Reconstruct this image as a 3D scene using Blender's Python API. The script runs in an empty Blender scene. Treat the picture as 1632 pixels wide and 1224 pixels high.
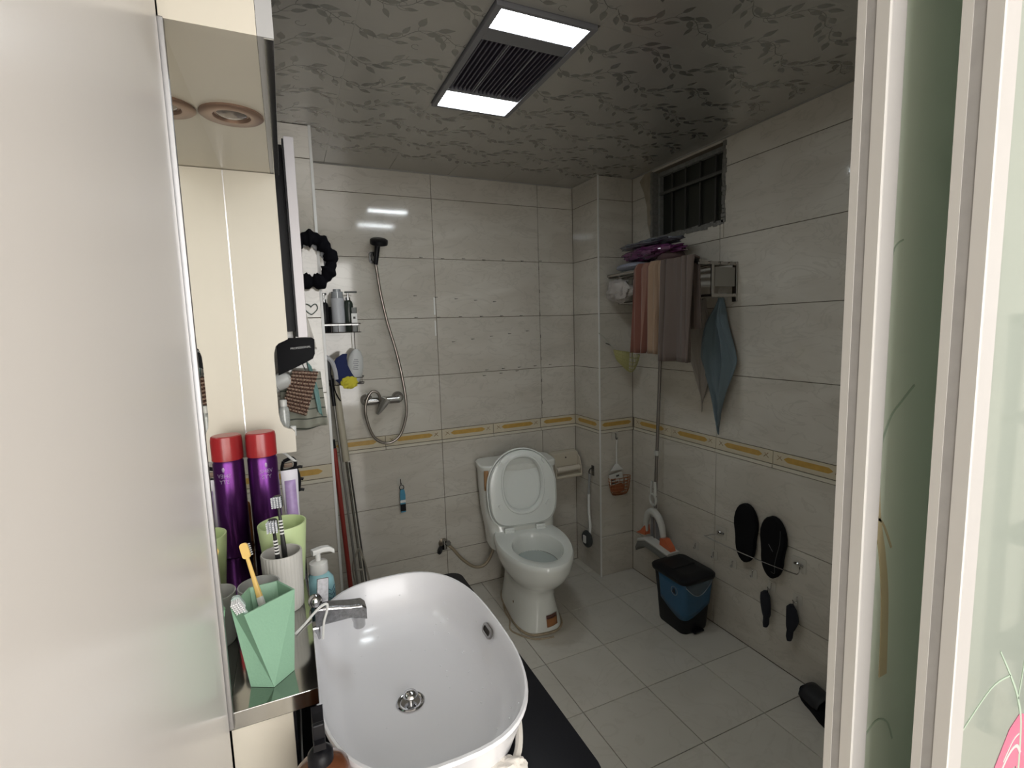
import bpy, math, random
from mathutils import Matrix, Vector
random.seed(4)
PI = math.pi
C = bpy.context.scene.collection
sc = bpy.context.scene

# ------------------------------------------------------------------ camera, light, exposure
def camera():
    yaw, pitch, roll, f, h = 0.421856, 0.113892, -0.029363, 793.0, 1.454
    cy, sy, cp, sp = math.cos(yaw), math.sin(yaw), math.cos(pitch), math.sin(pitch)
    fwd = Vector((sy*cp, cy*cp, -sp)); right = Vector((cy, -sy, 0)); up = right.cross(fwd)
    r = math.cos(roll)*right + math.sin(roll)*up
    u = -math.sin(roll)*right + math.cos(roll)*up
    m = Matrix((r, u, -fwd)).transposed().to_4x4()
    m.translation = Vector((0, 0, h))
    cd = bpy.data.cameras.new('camera'); co = bpy.data.objects.new('camera', cd)
    C.objects.link(co); co.matrix_world = m
    cd.sensor_width = 36; cd.sensor_fit = 'HORIZONTAL'; cd.lens = f*36/1632; cd.clip_start = 0.01
    sc.camera = co
camera()
HALL = 106.0        # daylight from the window of the room behind the camera (W)
LED = 33.0          # strength of the two ceiling light panels
w = bpy.data.worlds.new('world'); sc.world = w; w.use_nodes = True
w.node_tree.nodes['Background'].inputs[0].default_value = (0.75, 0.85, 1, 1)
w.node_tree.nodes['Background'].inputs[1].default_value = 0.3
def area(name, loc, aim, sx, sy, power, col):
    l = bpy.data.lights.new(name, 'AREA'); l.shape = 'RECTANGLE'; l.size = sx; l.size_y = sy
    l.energy = power; l.color = col
    o = bpy.data.objects.new(name, l); C.objects.link(o); o.location = loc
    o.rotation_euler = (Vector(aim)-Vector(loc)).to_track_quat('-Z', 'Y').to_euler()
    return o
area('daylight_window', (0.20, -1.93, 1.45), (0.20, 0, 1.35), 3.0, 2.0, HALL, (1, 0.985, 0.97))
vs = sc.view_settings
vs.view_transform = 'Standard'; vs.look = 'None'; vs.exposure = 0.0; vs.gamma = 1.0; vs.use_curve_mapping = False
sc.cycles.max_bounces = 8; sc.cycles.diffuse_bounces = 4; sc.cycles.glossy_bounces = 4
sc.cycles.use_denoising = True

# ------------------------------------------------------------------ materials
MATS = {}
def node_mat(name):
    m = bpy.data.materials.new(name); m.use_nodes = True
    nt = m.node_tree; b = nt.nodes['Principled BSDF']
    return m, nt, b
def mat(name, col, rough=0.5, metal=0.0, coat=0.0, var=0.0, vscale=30, bump=0.0, bscale=120, trans=0.0, emit=None, estr=0, alpha=1, sheen=0, ior=None):
    """plain procedural material: base colour with noise variation and a fine relief"""
    if name in MATS: return MATS[name]
    m, nt, b = node_mat(name); N = nt.nodes.new; L = nt.links.new
    c4 = (*col, 1)
    b.inputs['Base Color'].default_value = c4
    b.inputs['Roughness'].default_value = rough
    b.inputs['Metallic'].default_value = metal
    b.inputs['Coat Weight'].default_value = coat
    b.inputs['Coat Roughness'].default_value = 0.06
    b.inputs['Transmission Weight'].default_value = trans
    b.inputs['Sheen Weight'].default_value = sheen
    b.inputs['Alpha'].default_value = alpha
    if ior: b.inputs['IOR'].default_value = ior
    if emit:
        b.inputs['Emission Color'].default_value = (*emit, 1); b.inputs['Emission Strength'].default_value = estr
    tc = N('ShaderNodeTexCoord')
    if var:
        nz = N('ShaderNodeTexNoise'); nz.inputs['Scale'].default_value = vscale; nz.inputs['Detail'].default_value = 4
        L(tc.outputs['Object'], nz.inputs['Vector'])
        mx = N('ShaderNodeMix'); mx.data_type = 'RGBA'
        mx.inputs[6].default_value = tuple(max(0, c*(1-var)) for c in col)+(1,)
        mx.inputs[7].default_value = tuple(min(1, c*(1+var)) for c in col)+(1,)
        L(nz.outputs[0], mx.inputs[0]); L(mx.outputs[2], b.inputs['Base Color'])
    if bump:
        nb = N('ShaderNodeTexNoise'); nb.inputs['Scale'].default_value = bscale; nb.inputs['Detail'].default_value = 3
        L(tc.outputs['Object'], nb.inputs['Vector'])
        bp = N('ShaderNodeBump'); bp.inputs['Strength'].default_value = bump; bp.inputs['Distance'].default_value = 0.002
        L(nb.outputs[0], bp.inputs['Height']); L(bp.outputs[0], b.inputs['Normal'])
    MATS[name] = m
    return m
def marble(name, c1, c2, vein, rough, coat=0.3):
    """glazed marble-look tile: soft clouds, thin slanting veins, a shade of its own per tile"""
    m, nt, b = node_mat(name); N = nt.nodes.new; L = nt.links.new
    geo = N('ShaderNodeNewGeometry'); mp = N('ShaderNodeMapping')
    mp.inputs['Rotation'].default_value = (0.5, 0.5, 0.4); mp.inputs['Scale'].default_value = (1, 1, 2.4)
    L(geo.outputs['Position'], mp.inputs['Vector'])
    n1 = N('ShaderNodeTexNoise'); n1.inputs['Scale'].default_value = 3.2; n1.inputs['Detail'].default_value = 6
    n1.inputs['Distortion'].default_value = 0.6
    L(mp.outputs[0], n1.inputs['Vector'])
    mx = N('ShaderNodeMix'); mx.data_type = 'RGBA'; mx.inputs[6].default_value = (*c1, 1); mx.inputs[7].default_value = (*c2, 1)
    cr = N('ShaderNodeValToRGB'); cr.color_ramp.elements[0].position = 0.35; cr.color_ramp.elements[1].position = 0.65
    L(n1.outputs[0], cr.inputs[0]); L(cr.outputs[0], mx.inputs[0])
    n2 = N('ShaderNodeTexNoise'); n2.inputs['Scale'].default_value = 5.5; n2.inputs['Detail'].default_value = 5
    n2.inputs['Distortion'].default_value = 1.5
    L(mp.outputs[0], n2.inputs['Vector'])
    vr = N('ShaderNodeValToRGB'); e = vr.color_ramp.elements
    e[0].position = 0.47; e[0].color = (0, 0, 0, 1); e[1].position = 0.53; e[1].color = (0, 0, 0, 1)
    k = e.new(0.5); k.color = (1, 1, 1, 1)
    L(n2.outputs[0], vr.inputs[0])
    mm = N('ShaderNodeMath'); mm.operation = 'MULTIPLY'; mm.inputs[1].default_value = 0.4
    L(vr.outputs[0], mm.inputs[0])
    m2 = N('ShaderNodeMix'); m2.data_type = 'RGBA'; m2.inputs[7].default_value = (*vein, 1)
    L(mm.outputs[0], m2.inputs[0]); L(mx.outputs[2], m2.inputs[6])
    oi = N('ShaderNodeObjectInfo'); hs = N('ShaderNodeHueSaturation')
    ma = N('ShaderNodeMath'); ma.operation = 'MULTIPLY_ADD'; ma.inputs[1].default_value = 0.07; ma.inputs[2].default_value = 0.965
    L(oi.outputs['Random'], ma.inputs[0]); L(ma.outputs[0], hs.inputs['Value']); L(m2.outputs[2], hs.inputs['Color'])
    L(hs.outputs[0], b.inputs['Base Color'])
    b.inputs['Roughness'].default_value = rough; b.inputs['Coat Weight'].default_value = coat; b.inputs['Coat Roughness'].default_value = 0.05
    nb = N('ShaderNodeTexNoise'); nb.inputs['Scale'].default_value = 7; nb.inputs['Detail'].default_value = 1
    L(geo.outputs['Position'], nb.inputs['Vector'])
    bp = N('ShaderNodeBump'); bp.inputs['Strength'].default_value = 0.06; bp.inputs['Distance'].default_value = 0.003
    L(nb.outputs[0], bp.inputs['Height']); L(bp.outputs[0], b.inputs['Normal'])
    MATS[name] = m
    return m
wall_tile = marble('wall_tile', (.50, .465, .405), (.58, .55, .49), (.40, .37, .32), 0.09)
floor_tile = marble('floor_tile', (.56, .53, .47), (.61, .58, .52), (.50, .47, .41), 0.3, 0.1)
grout = mat('grout', (.16, .13, .10), .9, var=.4, vscale=9)
plaster = mat('plaster', (.42, .40, .36), .85, var=.12, vscale=8, bump=.4)
paint = mat('hall_paint', (.84, .82, .78), .7, var=.02, vscale=3)
cream = mat('cream_lacquer', (.66, .615, .52), .35, var=.02, vscale=4)
mirror_m = mat('mirror', (.90, .88, .82), .015, metal=1)
steel = mat('polished_steel', (.40, .40, .38), .09, metal=1, var=.15, vscale=14)
chrome = mat('chrome', (.62, .62, .63), .12, metal=1, var=.2, vscale=60)
brushed = mat('brushed_aluminium', (.62, .61, .62), .32, metal=1)
ceramic = mat('white_ceramic', (.76, .76, .79), .2, coat=.15, var=.01, vscale=4)
ceramic_t = mat('toilet_ceramic', (.76, .78, .74), .13, coat=.4, var=.03, vscale=7)
ceramic_c = mat('cream_ceramic', (.55, .50, .40), .2, coat=.3)
plastic_w = mat('white_plastic', (.72, .72, .70), .35)
plastic_k = mat('black_plastic', (.007, .007, .009), .38, ior=1.3)
rubber = mat('black_rubber', (.005, .005, .006), .8, var=.3, bump=.3, ior=1.25)
blackglass = mat('black_stone_top', (.008, .008, .010), .28, var=.4, vscale=300, ior=1.25)
gold = mat('golden_print', (.47, .29, .07), .3, var=.25, vscale=40)
ink = mat('dark_ink', (.05, .045, .04), .6)

# ------------------------------------------------------------------ geometry helpers
class MB:
    def __init__(s): s.v = []; s.f = []; s.mi = []; s.sm = []
    def add(s, vs_, fs, smooth=False, mi=0, M=None):
        o = len(s.v)
        s.v += [(M @ Vector(p)) if M is not None else Vector(p) for p in vs_]
        for f in fs: s.f.append([o+i for i in f]); s.mi.append(mi); s.sm.append(smooth)
        return s
    def box(s, x0, x1, y0, y1, z0, z1, M=None, mi=0):
        v = [(x0,y0,z0),(x1,y0,z0),(x1,y1,z0),(x0,y1,z0),(x0,y0,z1),(x1,y0,z1),(x1,y1,z1),(x0,y1,z1)]
        return s.add(v, [(0,3,2,1),(4,5,6,7),(0,1,5,4),(1,2,6,5),(2,3,7,6),(3,0,4,7)], False, mi, M)
    def loft(s, rings, cap0=True, cap1=True, smooth=True, mi=0, M=None, closed=True, loop=False):
        n = len(rings[0]); v = [p for r in rings for p in r]; f = []
        R = len(rings)
        for k in range(R if loop else R-1):
            a = k*n; b = ((k+1) % R)*n
            for i in range(n if closed else n-1):
                j = (i+1) % n
                f.append((a+i, a+j, b+j, b+i))
        s.add(v, f, smooth, mi, M)
        if cap0 and not loop: s.add(rings[0], [tuple(range(n-1, -1, -1))], False, mi, M)
        if cap1 and not loop: s.add(rings[-1], [tuple(range(n))], False, mi, M)
        return s
    def lathe(s, prof, n=24, M=None, mi=0, cap0=True, cap1=True):
        rings = [[(r*math.cos(2*PI*i/n), r*math.sin(2*PI*i/n), z) for i in range(n)] for r, z in prof]
        return s.loft(rings, cap0, cap1, True, mi, M)
    def cyl(s, a, b, r, r2=None, n=14, mi=0):
        a, b = Vector(a), Vector(b); d = b-a; L = d.length
        q = d.to_track_quat('Z', 'Y').to_matrix().to_4x4(); q.translation = a
        return s.lathe([(r, 0), (r if r2 is None else r2, L)], n, q, mi)
    def tube(s, pts, r, n=8, sub=6, closed=False, mi=0, flat=1.0):
        p = spline(pts, sub, closed); R = len(p); rings = []
        up = Vector((0.03, 0.02, 1))
        for k in range(R):
            t = (p[(k+1) % R]-p[k-1]) if closed else (p[min(k+1, R-1)]-p[max(k-1, 0)])
            if t.length < 1e-9: t = Vector((0, 0, 1))
            t.normalize(); a = t.cross(up)
            if a.length < .05: a = t.cross(Vector((1, 0, 0)))
            a.normalize(); b = t.cross(a); up = -b if b.dot(up) < 0 else b
            b = up
            rr = r(k/(R-1)) if callable(r) else r
            rings.append([p[k]+a*(rr*math.cos(2*PI*i/n))+b*(rr*flat*math.sin(2*PI*i/n)) for i in range(n)])
        return s.loft(rings, True, True, True, mi, None, True, closed)
    def prism(s, poly, z0, z1, M=None, mi=0, smooth=False):
        n = len(poly)
        a = [(x, y, z0) for x, y in poly]; b = [(x, y, z1) for x, y in poly]
        return s.loft([a, b], True, True, smooth, mi, M)
    def sheet(s, fn, nu, nv, mi=0, smooth=True, M=None):
        v = [fn(i/nu, j/nv) for j in range(nv+1) for i in range(nu+1)]
        f = [(j*(nu+1)+i, j*(nu+1)+i+1, (j+1)*(nu+1)+i+1, (j+1)*(nu+1)+i) for j in range(nv) for i in range(nu)]
        return s.add(v, f, smooth, mi, M)
    def ball(s, c, rx, ry=None, rz=None, n=14, M=None, mi=0):
        ry = rx if ry is None else ry; rz = rx if rz is None else rz; k = max(5, n//2)
        rings = []
        for j in range(1, k):
            t = PI*j/k
            rings.append([(c[0]+rx*math.sin(t)*math.cos(2*PI*i/n), c[1]+ry*math.sin(t)*math.sin(2*PI*i/n), c[2]-rz*math.cos(t)) for i in range(n)])
        s.loft(rings, False, False, True, mi, M)
        top = (c[0], c[1], c[2]+rz); bot = (c[0], c[1], c[2]-rz)
        s.add([bot]+rings[0], [(0, 1+(i+1) % n, 1+i) for i in range(n)], True, mi, M)
        s.add([top]+rings[-1], [(0, 1+i, 1+(i+1) % n) for i in range(n)], True, mi, M)
        return s
    def mesh(s, name, mats, inv=None):
        me = bpy.data.meshes.new(name)
        vs_ = [(inv @ p) if inv is not None else p for p in s.v]
        me.from_pydata([tuple(p) for p in vs_], [], s.f)
        for m in mats: me.materials.append(m)
        me.polygons.foreach_set('material_index', s.mi)
        me.polygons.foreach_set('use_smooth', s.sm)
        me.update()
        if any(s.sm): me.set_sharp_from_angle(angle=math.radians(42))
        return me
def spline(pts, sub, closed=False):
    P_ = [Vector(q) for q in pts]; n = len(P_)
    if sub <= 1: return P_
    out = []; segs = n if closed else n-1
    for k in range(segs):
        if closed: a, b, c, d = P_[(k-1) % n], P_[k], P_[(k+1) % n], P_[(k+2) % n]
        else: a, b, c, d = P_[max(k-1, 0)], P_[k], P_[k+1], P_[min(k+2, n-1)]
        for j in range(sub):
            t = j/sub
            out.append(0.5*((2*b)+(c-a)*t+(2*a-5*b+4*c-d)*t*t+(3*b-a-3*c+d)*t**3))
    if not closed: out.append(P_[-1])
    return out
def sell(cx, cy, a, b, e, n, z, rot=0):
    """super-ellipse ring"""
    r = []
    for i in range(n):
        t = 2*PI*i/n; c, s_ = math.cos(t), math.sin(t)
        x = a*math.copysign(abs(c)**(2/e), c); y = b*math.copysign(abs(s_)**(2/e), s_)
        r.append((cx+x*math.cos(rot)-y*math.sin(rot), cy+x*math.sin(rot)+y*math.cos(rot), z))
    return r
def rrect(w_, h_, r, k=4):
    """rounded rectangle outline centred on 0"""
    o = []
    for cx, cy, a0 in ((w_/2-r, h_/2-r, 0), (-w_/2+r, h_/2-r, PI/2), (-w_/2+r, -h_/2+r, PI), (w_/2-r, -h_/2+r, 1.5*PI)):
        for j in range(k+1):
            a = a0+PI/2*j/k; o.append((cx+r*math.cos(a), cy+r*math.sin(a)))
    return o
W = {}
def trs(loc=(0, 0, 0), rot=(0, 0, 0), s=1):
    from mathutils import Euler
    return Matrix.Translation(loc) @ Euler(rot).to_matrix().to_4x4() @ Matrix.Scale(s, 4)
def thing(name, label, cat, loc=(0, 0, 0), rot=(0, 0, 0), group=None):
    o = bpy.data.objects.new(name, None); C.objects.link(o); o.empty_display_size = .02
    o.location = loc; o.rotation_euler = rot; W[o.name] = trs(loc, rot)
    o['label'] = label; o['category'] = cat
    if group: o['group'] = group
    return o
def part(name, mb, m, parent=None, world=False, bevel=0, solid=0, label=None, sub=0, stuff=False, seg=2):
    inv = W[parent.name].inverted() if (world and parent) else None
    me = mb if isinstance(mb, bpy.types.Mesh) else mb.mesh(name, m if isinstance(m, (list, tuple)) else [m], inv)
    o = bpy.data.objects.new(name, me); C.objects.link(o)
    if parent: o.parent = parent; W[o.name] = W[parent.name].copy()
    else: W[o.name] = Matrix.Identity(4)
    if solid:
        q = o.modifiers.new('s', 'SOLIDIFY'); q.thickness = solid; q.offset = 0
    if sub:
        q = o.modifiers.new('u', 'SUBSURF'); q.levels = sub; q.render_levels = sub
    if bevel:
        q = o.modifiers.new('b', 'BEVEL'); q.width = bevel; q.segments = seg; q.limit_method = 'ANGLE'; q.angle_limit = .6
    if label: o['label'] = label
    if stuff: o['kind'] = 'stuff'
    return o
def single(name, mb, m, label, cat, group=None, **k):
    o = part(name, mb, m, **k); o['label'] = label; o['category'] = cat
    if group: o['group'] = group
    return o
def struct(name, mb, m, label=None, **k):
    o = part(name, mb, m, **k); o['kind'] = 'structure'
    if label: o['label'] = label
    return o
def text_mb(txt, size, M, R=None, depth=.0002):
    """lettering as thin raised print; R bends it round a cylinder about local Z"""
    cu = bpy.data.curves.new('t', 'FONT'); cu.body = txt; cu.size = size; cu.align_x = 'CENTER'; cu.extrude = depth
    cu.resolution_u = 3
    ob = bpy.data.objects.new('t', cu); C.objects.link(ob)
    bpy.context.view_layer.update()
    me = bpy.data.meshes.new_from_object(ob)
    bpy.data.objects.remove(ob)
    mb = MB(); v = []
    for p in me.vertices:
        x, y, z = p.co
        if R: v.append(((R+z)*math.sin(x/R), -(R+z)*math.cos(x/R), y))
        else: v.append((x, -z, y))
    mb.add(v, [tuple(q.vertices) for q in me.polygons], False, 0, M)
    return mb

# ------------------------------------------------------------------ setting: bathroom shell
XR, YB, ZC = 1.79, 2.562, 2.24
XM = -0.11                      # plane of the mirror and of the glossy panels on the left
GAP = 0.0012
tile_cache = {}
def tile_mesh(w_, h_, t, m, key):
    k = (round(w_, 4), round(h_, 4), key)
    if k not in tile_cache:
        c = .0011; mb = MB()
        a = [(c*.3, c*.3, 0), (w_-c*.3, c*.3, 0), (w_-c*.3, h_-c*.3, 0), (c*.3, h_-c*.3, 0)]
        b = [(0, 0, t-c), (w_, 0, t-c), (w_, h_, t-c), (0, h_, t-c)]
        d = [(c, c, t), (w_-c, c, t), (w_-c, h_-c, t), (c, h_-c, t)]
        mb.loft([a, b, d], True, True, False)
        tile_cache[k] = mb.mesh(key, [m])
    return tile_cache[k]
def subtract(rects, hole):
    out = []
    hx0, hx1, hz0, hz1 = hole
    for x0, x1, z0, z1 in rects:
        if x1 <= hx0 or x0 >= hx1 or z1 <= hz0 or z0 >= hz1: out.append((x0, x1, z0, z1)); continue
        if x0 < hx0: out.append((x0, hx0, z0, z1))
        if x1 > hx1: out.append((hx1, x1, z0, z1))
        a, b = max(x0, hx0), min(x1, hx1)
        if z0 < hz0: out.append((a, b, z0, hz0))
        if z1 > hz1: out.append((a, b, hz1, z1))
    return out
def lay(parent, frame, rects, m, name='tile', t=.004):
    """each tile its own object; frame maps (s, z, outward) to world"""
    for x0, x1, z0, z1 in rects:
        w_, h_ = x1-x0-2*GAP, z1-z0-2*GAP
        if w_ < .006 or h_ < .006: continue
        o = bpy.data.objects.new(name, tile_mesh(w_, h_, t, m, name)); C.objects.link(o)
        o.parent = parent; o.matrix_local = frame @ Matrix.Translation((x0+GAP, z0+GAP, 0))
ROWS = [(0, .235), (.235, .54), (.54, .845)]
UP = [(.918, 1.213), (1.213, 1.513), (1.513, 1.816), (1.816, 2.118), (2.118, ZC)]
border_m = mat('border_glaze', (.56, .50, .38), .16, coat=.3, var=.08, vscale=30)
liner_m = mat('liner_glaze', (.60, .56, .47), .15, coat=.3)
def band_poly(L):
    h = .0115; a = L/2; s_ = .018
    return [(-a+s_, -h), (a-s_, -h), (a-s_*.5, -h*.55), (a, 0), (a-s_*.5, h*.55), (a-s_, h), (-a+s_, h), (-a+s_*.5, h*.55), (-a, 0), (-a+s_*.5, -h*.55)]
cartouche_me = MB().prism(band_poly(.20), 0, .0007)
cartouche_me = cartouche_me.mesh('cartouche', [gold])
def scroll_mb():
    mb = MB()
    for sx in (-1, 1):
        mb.tube([(sx*.107, -.008, .0004), (sx*.118, .002, .0004), (sx*.128, .010, .0004)], .0014, 4, 4)
        mb.tube([(sx*.112, .009, .0004), (sx*.121, -.001, .0004), (sx*.13, -.009, .0004)], .0012, 4, 4)
    return mb
scroll_me = scroll_mb().mesh('scroll', [mat('scroll_print', (.30, .20, .11), .4)])
def dress(parent, frame, s0, s1, joints, border_start, hole=None, top=ZC, cart=True):
    """lower rows, border band, upper rows of a wall run from s0 to s1"""
    cuts = sorted([j for j in joints if s0+.02 < j < s1-.02]); xs = [s0]+cuts+[s1]
    rects = [(a, b, z0, min(z1, top)) for a, b in zip(xs, xs[1:]) for z0, z1 in ROWS+UP]
    if hole: rects = subtract(rects, hole)
    lay(parent, frame, rects, wall_tile)
    k = border_start
    while k > s0+.02: k -= .3
    ys = [max(s0, k)]
    ks = []
    while k < s1-.001:
        a, b = max(k, s0), min(k+.3, s1)
        if b-a > .012:
            n0 = len(C.objects)
            lay(parent, frame, [(a, b, .862, .918)], border_m, 'border_tile', .0045)
            bt = C.objects[-1]
            if cart and b-a > .12:
                mid = k+.15
                full = b-a > .295
                if full: me = cartouche_me
                else: me = MB().prism(band_poly(min(.20, b-a-.012)), 0, .0007).mesh('cartouche', [gold])
                c_ = mid if full else (a+b)/2
                g = bpy.data.objects.new('cartouche', me); C.objects.link(g); g.parent = bt
                g.matrix_local = Matrix.Translation((c_-(a+GAP), .890-(.862+GAP)+.003, .0045))
                if full:
                    g = bpy.data.objects.new('scroll_ornament', scroll_me); C.objects.link(g); g.parent = bt
                    g.matrix_local = Matrix.Translation((c_-(a+GAP), .890-(.862+GAP)+.003, .0045))
            lay(parent, frame, [(a, b, .845, .862)], liner_m, 'liner_tile', .008)
        k += .3
# frames: columns = (along, up, outward)
def fr(along, outward, origin):
    a, o = Vector(along), Vector(outward); u = Vector((0, 0, 1))
    if a.cross(u).dot(o) < 0: raise ValueError('frame')
    m = Matrix((a, u, o)).transposed().to_4x4(); m.translation = Vector(origin)
    return m
T_ = .004
# back wall: outward -Y ; along +X : X x Z = -Y ok
wb = struct('wall_back', MB().box(-.15, XR+.1, YB+T_+.0005-.0005, YB+.12, 0, ZC+.12), grout, 'glazed marble tile wall behind the shower and toilet')
dress(wb, fr((1, 0, 0), (0, -1, 0), (0, YB+T_, 0)), .14, 1.565, [.12, .727, 1.338], .127)
# small dark dashes along the joints, and white strips on one joint
def mark(mb, x, z, w_=.021, h_=.004, up=False):
    if up: mb.prism([(x-.0005, z-w_/2), (x+.0022, z-w_/2+.002), (x+.001, z+w_/2), (x-.0012, z+w_/2-.002)], 0, .0006, fr((1, 0, 0), (0, -1, 0), (0, YB, 0)))
    else: mb.prism([(x-w_/2, z-.0006), (x-w_/2+.004, z-.0022), (x+w_/2, z-.0004), (x+w_/2-.003, z+.0015), (x-w_/2, z+.0018)], 0, .0006, fr((1, 0, 0), (0, -1, 0), (0, YB, 0)))
mb = MB()
for i in range(7): mark(mb, .66+.115*i, 1.822-.003*(i % 2))
for i in range(5): mark(mb, .62+.11*i, 1.628-.008*i)
for i in range(6): mark(mb, .62+.12*i, 1.517)
for i in range(5): mark(mb, .815+.11*i, 1.385+.011*i)
for i in range(5): mark(mb, 1.0+.1*i, 1.222+.002*i)
for i in range(3): mark(mb, .985+.1*i, 1.192+.007*i)
for i in range(7): mark(mb, 1.338+.0005*i, 1.78-.128*i, up=True)
part('dash_mark', mb, ink, wb, stuff=True)
mb = MB()
for z0, z1 in ((1.42, 1.50), (1.53, 1.62)):
    mb.box(.715, .722, YB-.0012, YB+.002, z0, z1)
part('white_strip', mb, plastic_w, wb)
# right wall: outward -X ; along -Y : (-Y) x Z = -X
wr_frame = fr((0, -1, 0), (-1, 0, 0), (XR+T_, 2.8, 0))       # s = 2.8 - y
def wr_boxes(x0, x1):
    mb = MB()
    for a, b, z0, z1 in subtract([(.37, YB+.12, 0, ZC+.12)], (1.665, 2.14, 1.885, 2.225)):
        mb.box(x0, x1, a, b, z0, z1)
    return mb
wr = struct('wall_right', wr_boxes(XR+T_, XR+.16), grout, 'glazed marble tile wall with the high barred window')
dress(wr, wr_frame, 2.8-2.30, 2.8-.42, [2.8-2.287, 2.8-1.685, 2.8-1.083, 2.8-.48], 2.8-2.287, hole=(2.8-2.14, 2.8-1.665, 1.885, 2.225))
# boxed-in pipe in the corner
wp = struct('wall_pipe_casing', MB().box(1.565+T_, XR+.02, 2.30+T_, YB+.02, 0, ZC+.02), grout, 'tiled pipe casing in the corner beside the toilet')
dress(wp, fr((1, 0, 0), (0, -1, 0), (0, 2.30+T_, 0)), 1.565, XR, [], 1.565-.04)
dress(wp, fr((0, -1, 0), (-1, 0, 0), (1.565+T_, YB, 0)), 0, YB-2.30, [], -.02)
mb = MB(); mb.box(1.560, 1.5665, 2.295, 2.3015, 0, ZC)
part('edge_strip', mb, plastic_w, wp)
# pier to the left of the shower
wl = struct('wall_left_pier', MB().box(-.15, .14-T_, 2.13+T_, YB+.02, 0, ZC+.02), grout, 'tiled pier left of the shower, hung with bathroom things')
dress(wl, fr((1, 0, 0), (0, -1, 0), (0, 2.13+T_, 0)), -.15, .14, [], -.145)
lay(wl, fr((0, 1, 0), (1, 0, 0), (.14-T_, 2.13, 0)), [(0, .43, a, b) for a, b in ROWS+[(.845, .918)]+UP], wall_tile)
mb = MB(); mb.box(.1335, .1435, 2.126, 2.136, 0, ZC)
part('edge_strip', mb, plastic_w, wl)
struct('wall_left', MB().box(-.25, XM-.04, .3, YB+.1, 0, ZC+.1), plaster)
# floor
fl = struct('floor', MB().box(-.15, XR+.05, .37, YB+.05, -.1, -.004), grout, 'grey marble-look floor tiles in square grid')
xs = [-.11, .02, .32, .62, .92, 1.22, 1.52, XR]; ys = [.37, .58, .88, 1.18, 1.48, 1.78, 2.08, 2.38, YB]
floor_frame = Matrix.Translation((0, 0, -.004))
lay(fl, floor_frame, [(a, b, c, d) for a, b in zip(xs, xs[1:]) for c, d in zip(ys, ys[1:])], floor_tile)
# ceiling
panel_m = mat('ceiling_panel_film', (.47, .455, .42), .34, metal=.55, coat=.25, var=.05, vscale=5)
leaf_m = mat('ceiling_leaf_foil', (.33, .32, .295), .24, metal=.65)
ce = struct('ceiling', MB().box(-.2, XR+.1, .3, YB+.1, ZC+.006, ZC+.1), mat('ceiling_shadow_gap', (.03, .03, .03), .9), 'metal ceiling of square panels printed with leafy vines')
def leaf_shape(mb, x, y, a, L, wd, z):
    n = 5; pts = []
    for k in range(n+1): t = k/n; pts.append((t*L, wd*math.sin(PI*t**.8)*(1-.15*t)))
    for k in range(n-1, 0, -1): t = k/n; pts.append((t*L, -wd*math.sin(PI*t**.8)*(1-.15*t)))
    c, s_ = math.cos(a), math.sin(a)
    P_ = [(x+c*u-s_*v, y+s_*u+c*v, z) for u, v in pts]
    if all(0.001 < p[0] < .299 and .001 < p[1] < .299 for p in P_):
        mb.add(P_, [tuple(range(len(P_)-1, -1, -1))], False, 1)
def vine(mb, pts, z, w_=.0011):
    p = spline([(a, b, 0) for a, b in pts], 6)
    v = []; f = []
    for k in range(len(p)):
        t = (p[min(k+1, len(p)-1)]-p[max(k-1, 0)]).normalized(); n = Vector((-t.y, t.x, 0))
        for sg in (1, -1):
            q = p[k]+n*w_*sg; v.append((min(max(q.x, .001), .299), min(max(q.y, .001), .299), z))
    for k in range(len(p)-1): f.append((2*k, 2*k+2, 2*k+3, 2*k+1))
    mb.add(v, f, False, 1)
def panel_mesh(var):
    rnd = random.Random(11+var); mb = MB()
    g = .0002
    mb.loft([[(g, g, .006), (.3-g, g, .006), (.3-g, .3-g, .006), (g, .3-g, .006)],
             [(g, g, 0), (.3-g, g, 0), (.3-g, .3-g, 0), (g, .3-g, 0)]], False, True, False)
    z = -.0003
    for row in range(2):
        y0 = .075+.15*row
        m = [(0, y0), (.05, y0+.04), (.11, y0+.028), (.16, y0-.028), (.22, y0-.034), (.27, y0+.0), (.3, y0)]
        vine(mb, m, z)
        sp_ = spline([(a, b, 0) for a, b in m], 6)
        for k in range(2, len(sp_)-1, 4):
            p = sp_[k]; t = sp_[k+1]-sp_[k-1]; a = math.atan2(t.y, t.x)
            for sd in (1, -1):
                ang = a+sd*rnd.uniform(.6, 1.15); L0 = rnd.uniform(.010, .022)
                e = (p.x+L0*math.cos(ang), p.y+L0*math.sin(ang))
                vine(mb, [(p.x, p.y), ((p.x+e[0])/2+.002*sd, (p.y+e[1])/2), e], z, .0007)
                leaf_shape(mb, e[0], e[1], ang-sd*rnd.uniform(0, .7), rnd.uniform(.036, .050), rnd.uniform(.0075, .0125), z)
    for cx, cy, r in ((.10, .105, .022), (.24, .2, .024), (.17, .27, .016)):
        vine(mb, [(cx+r*(1-.08*k)*math.cos(k*.6+var), cy+r*(1-.08*k)*math.sin(k*.6+var)) for k in range(9)], z, .0008)
    return mb.mesh('ceiling_panel', [panel_m, leaf_m])
pms = [panel_mesh(k) for k in range(2)]
plain = {}
for i, x in enumerate([-.08, .22, .52, .82, 1.12, 1.42]):
    for j in range(-5, 3):
        y = 1.785+.3*j
        if y+.3 > YB+.05: continue
        if abs(x-.52) < .01 and j in (-2, -1): continue
        o = bpy.data.objects.new('ceiling_panel', pms[(i+j) % 2]); C.objects.link(o); o.parent = ce
        o.location = (x, y, ZC)
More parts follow.
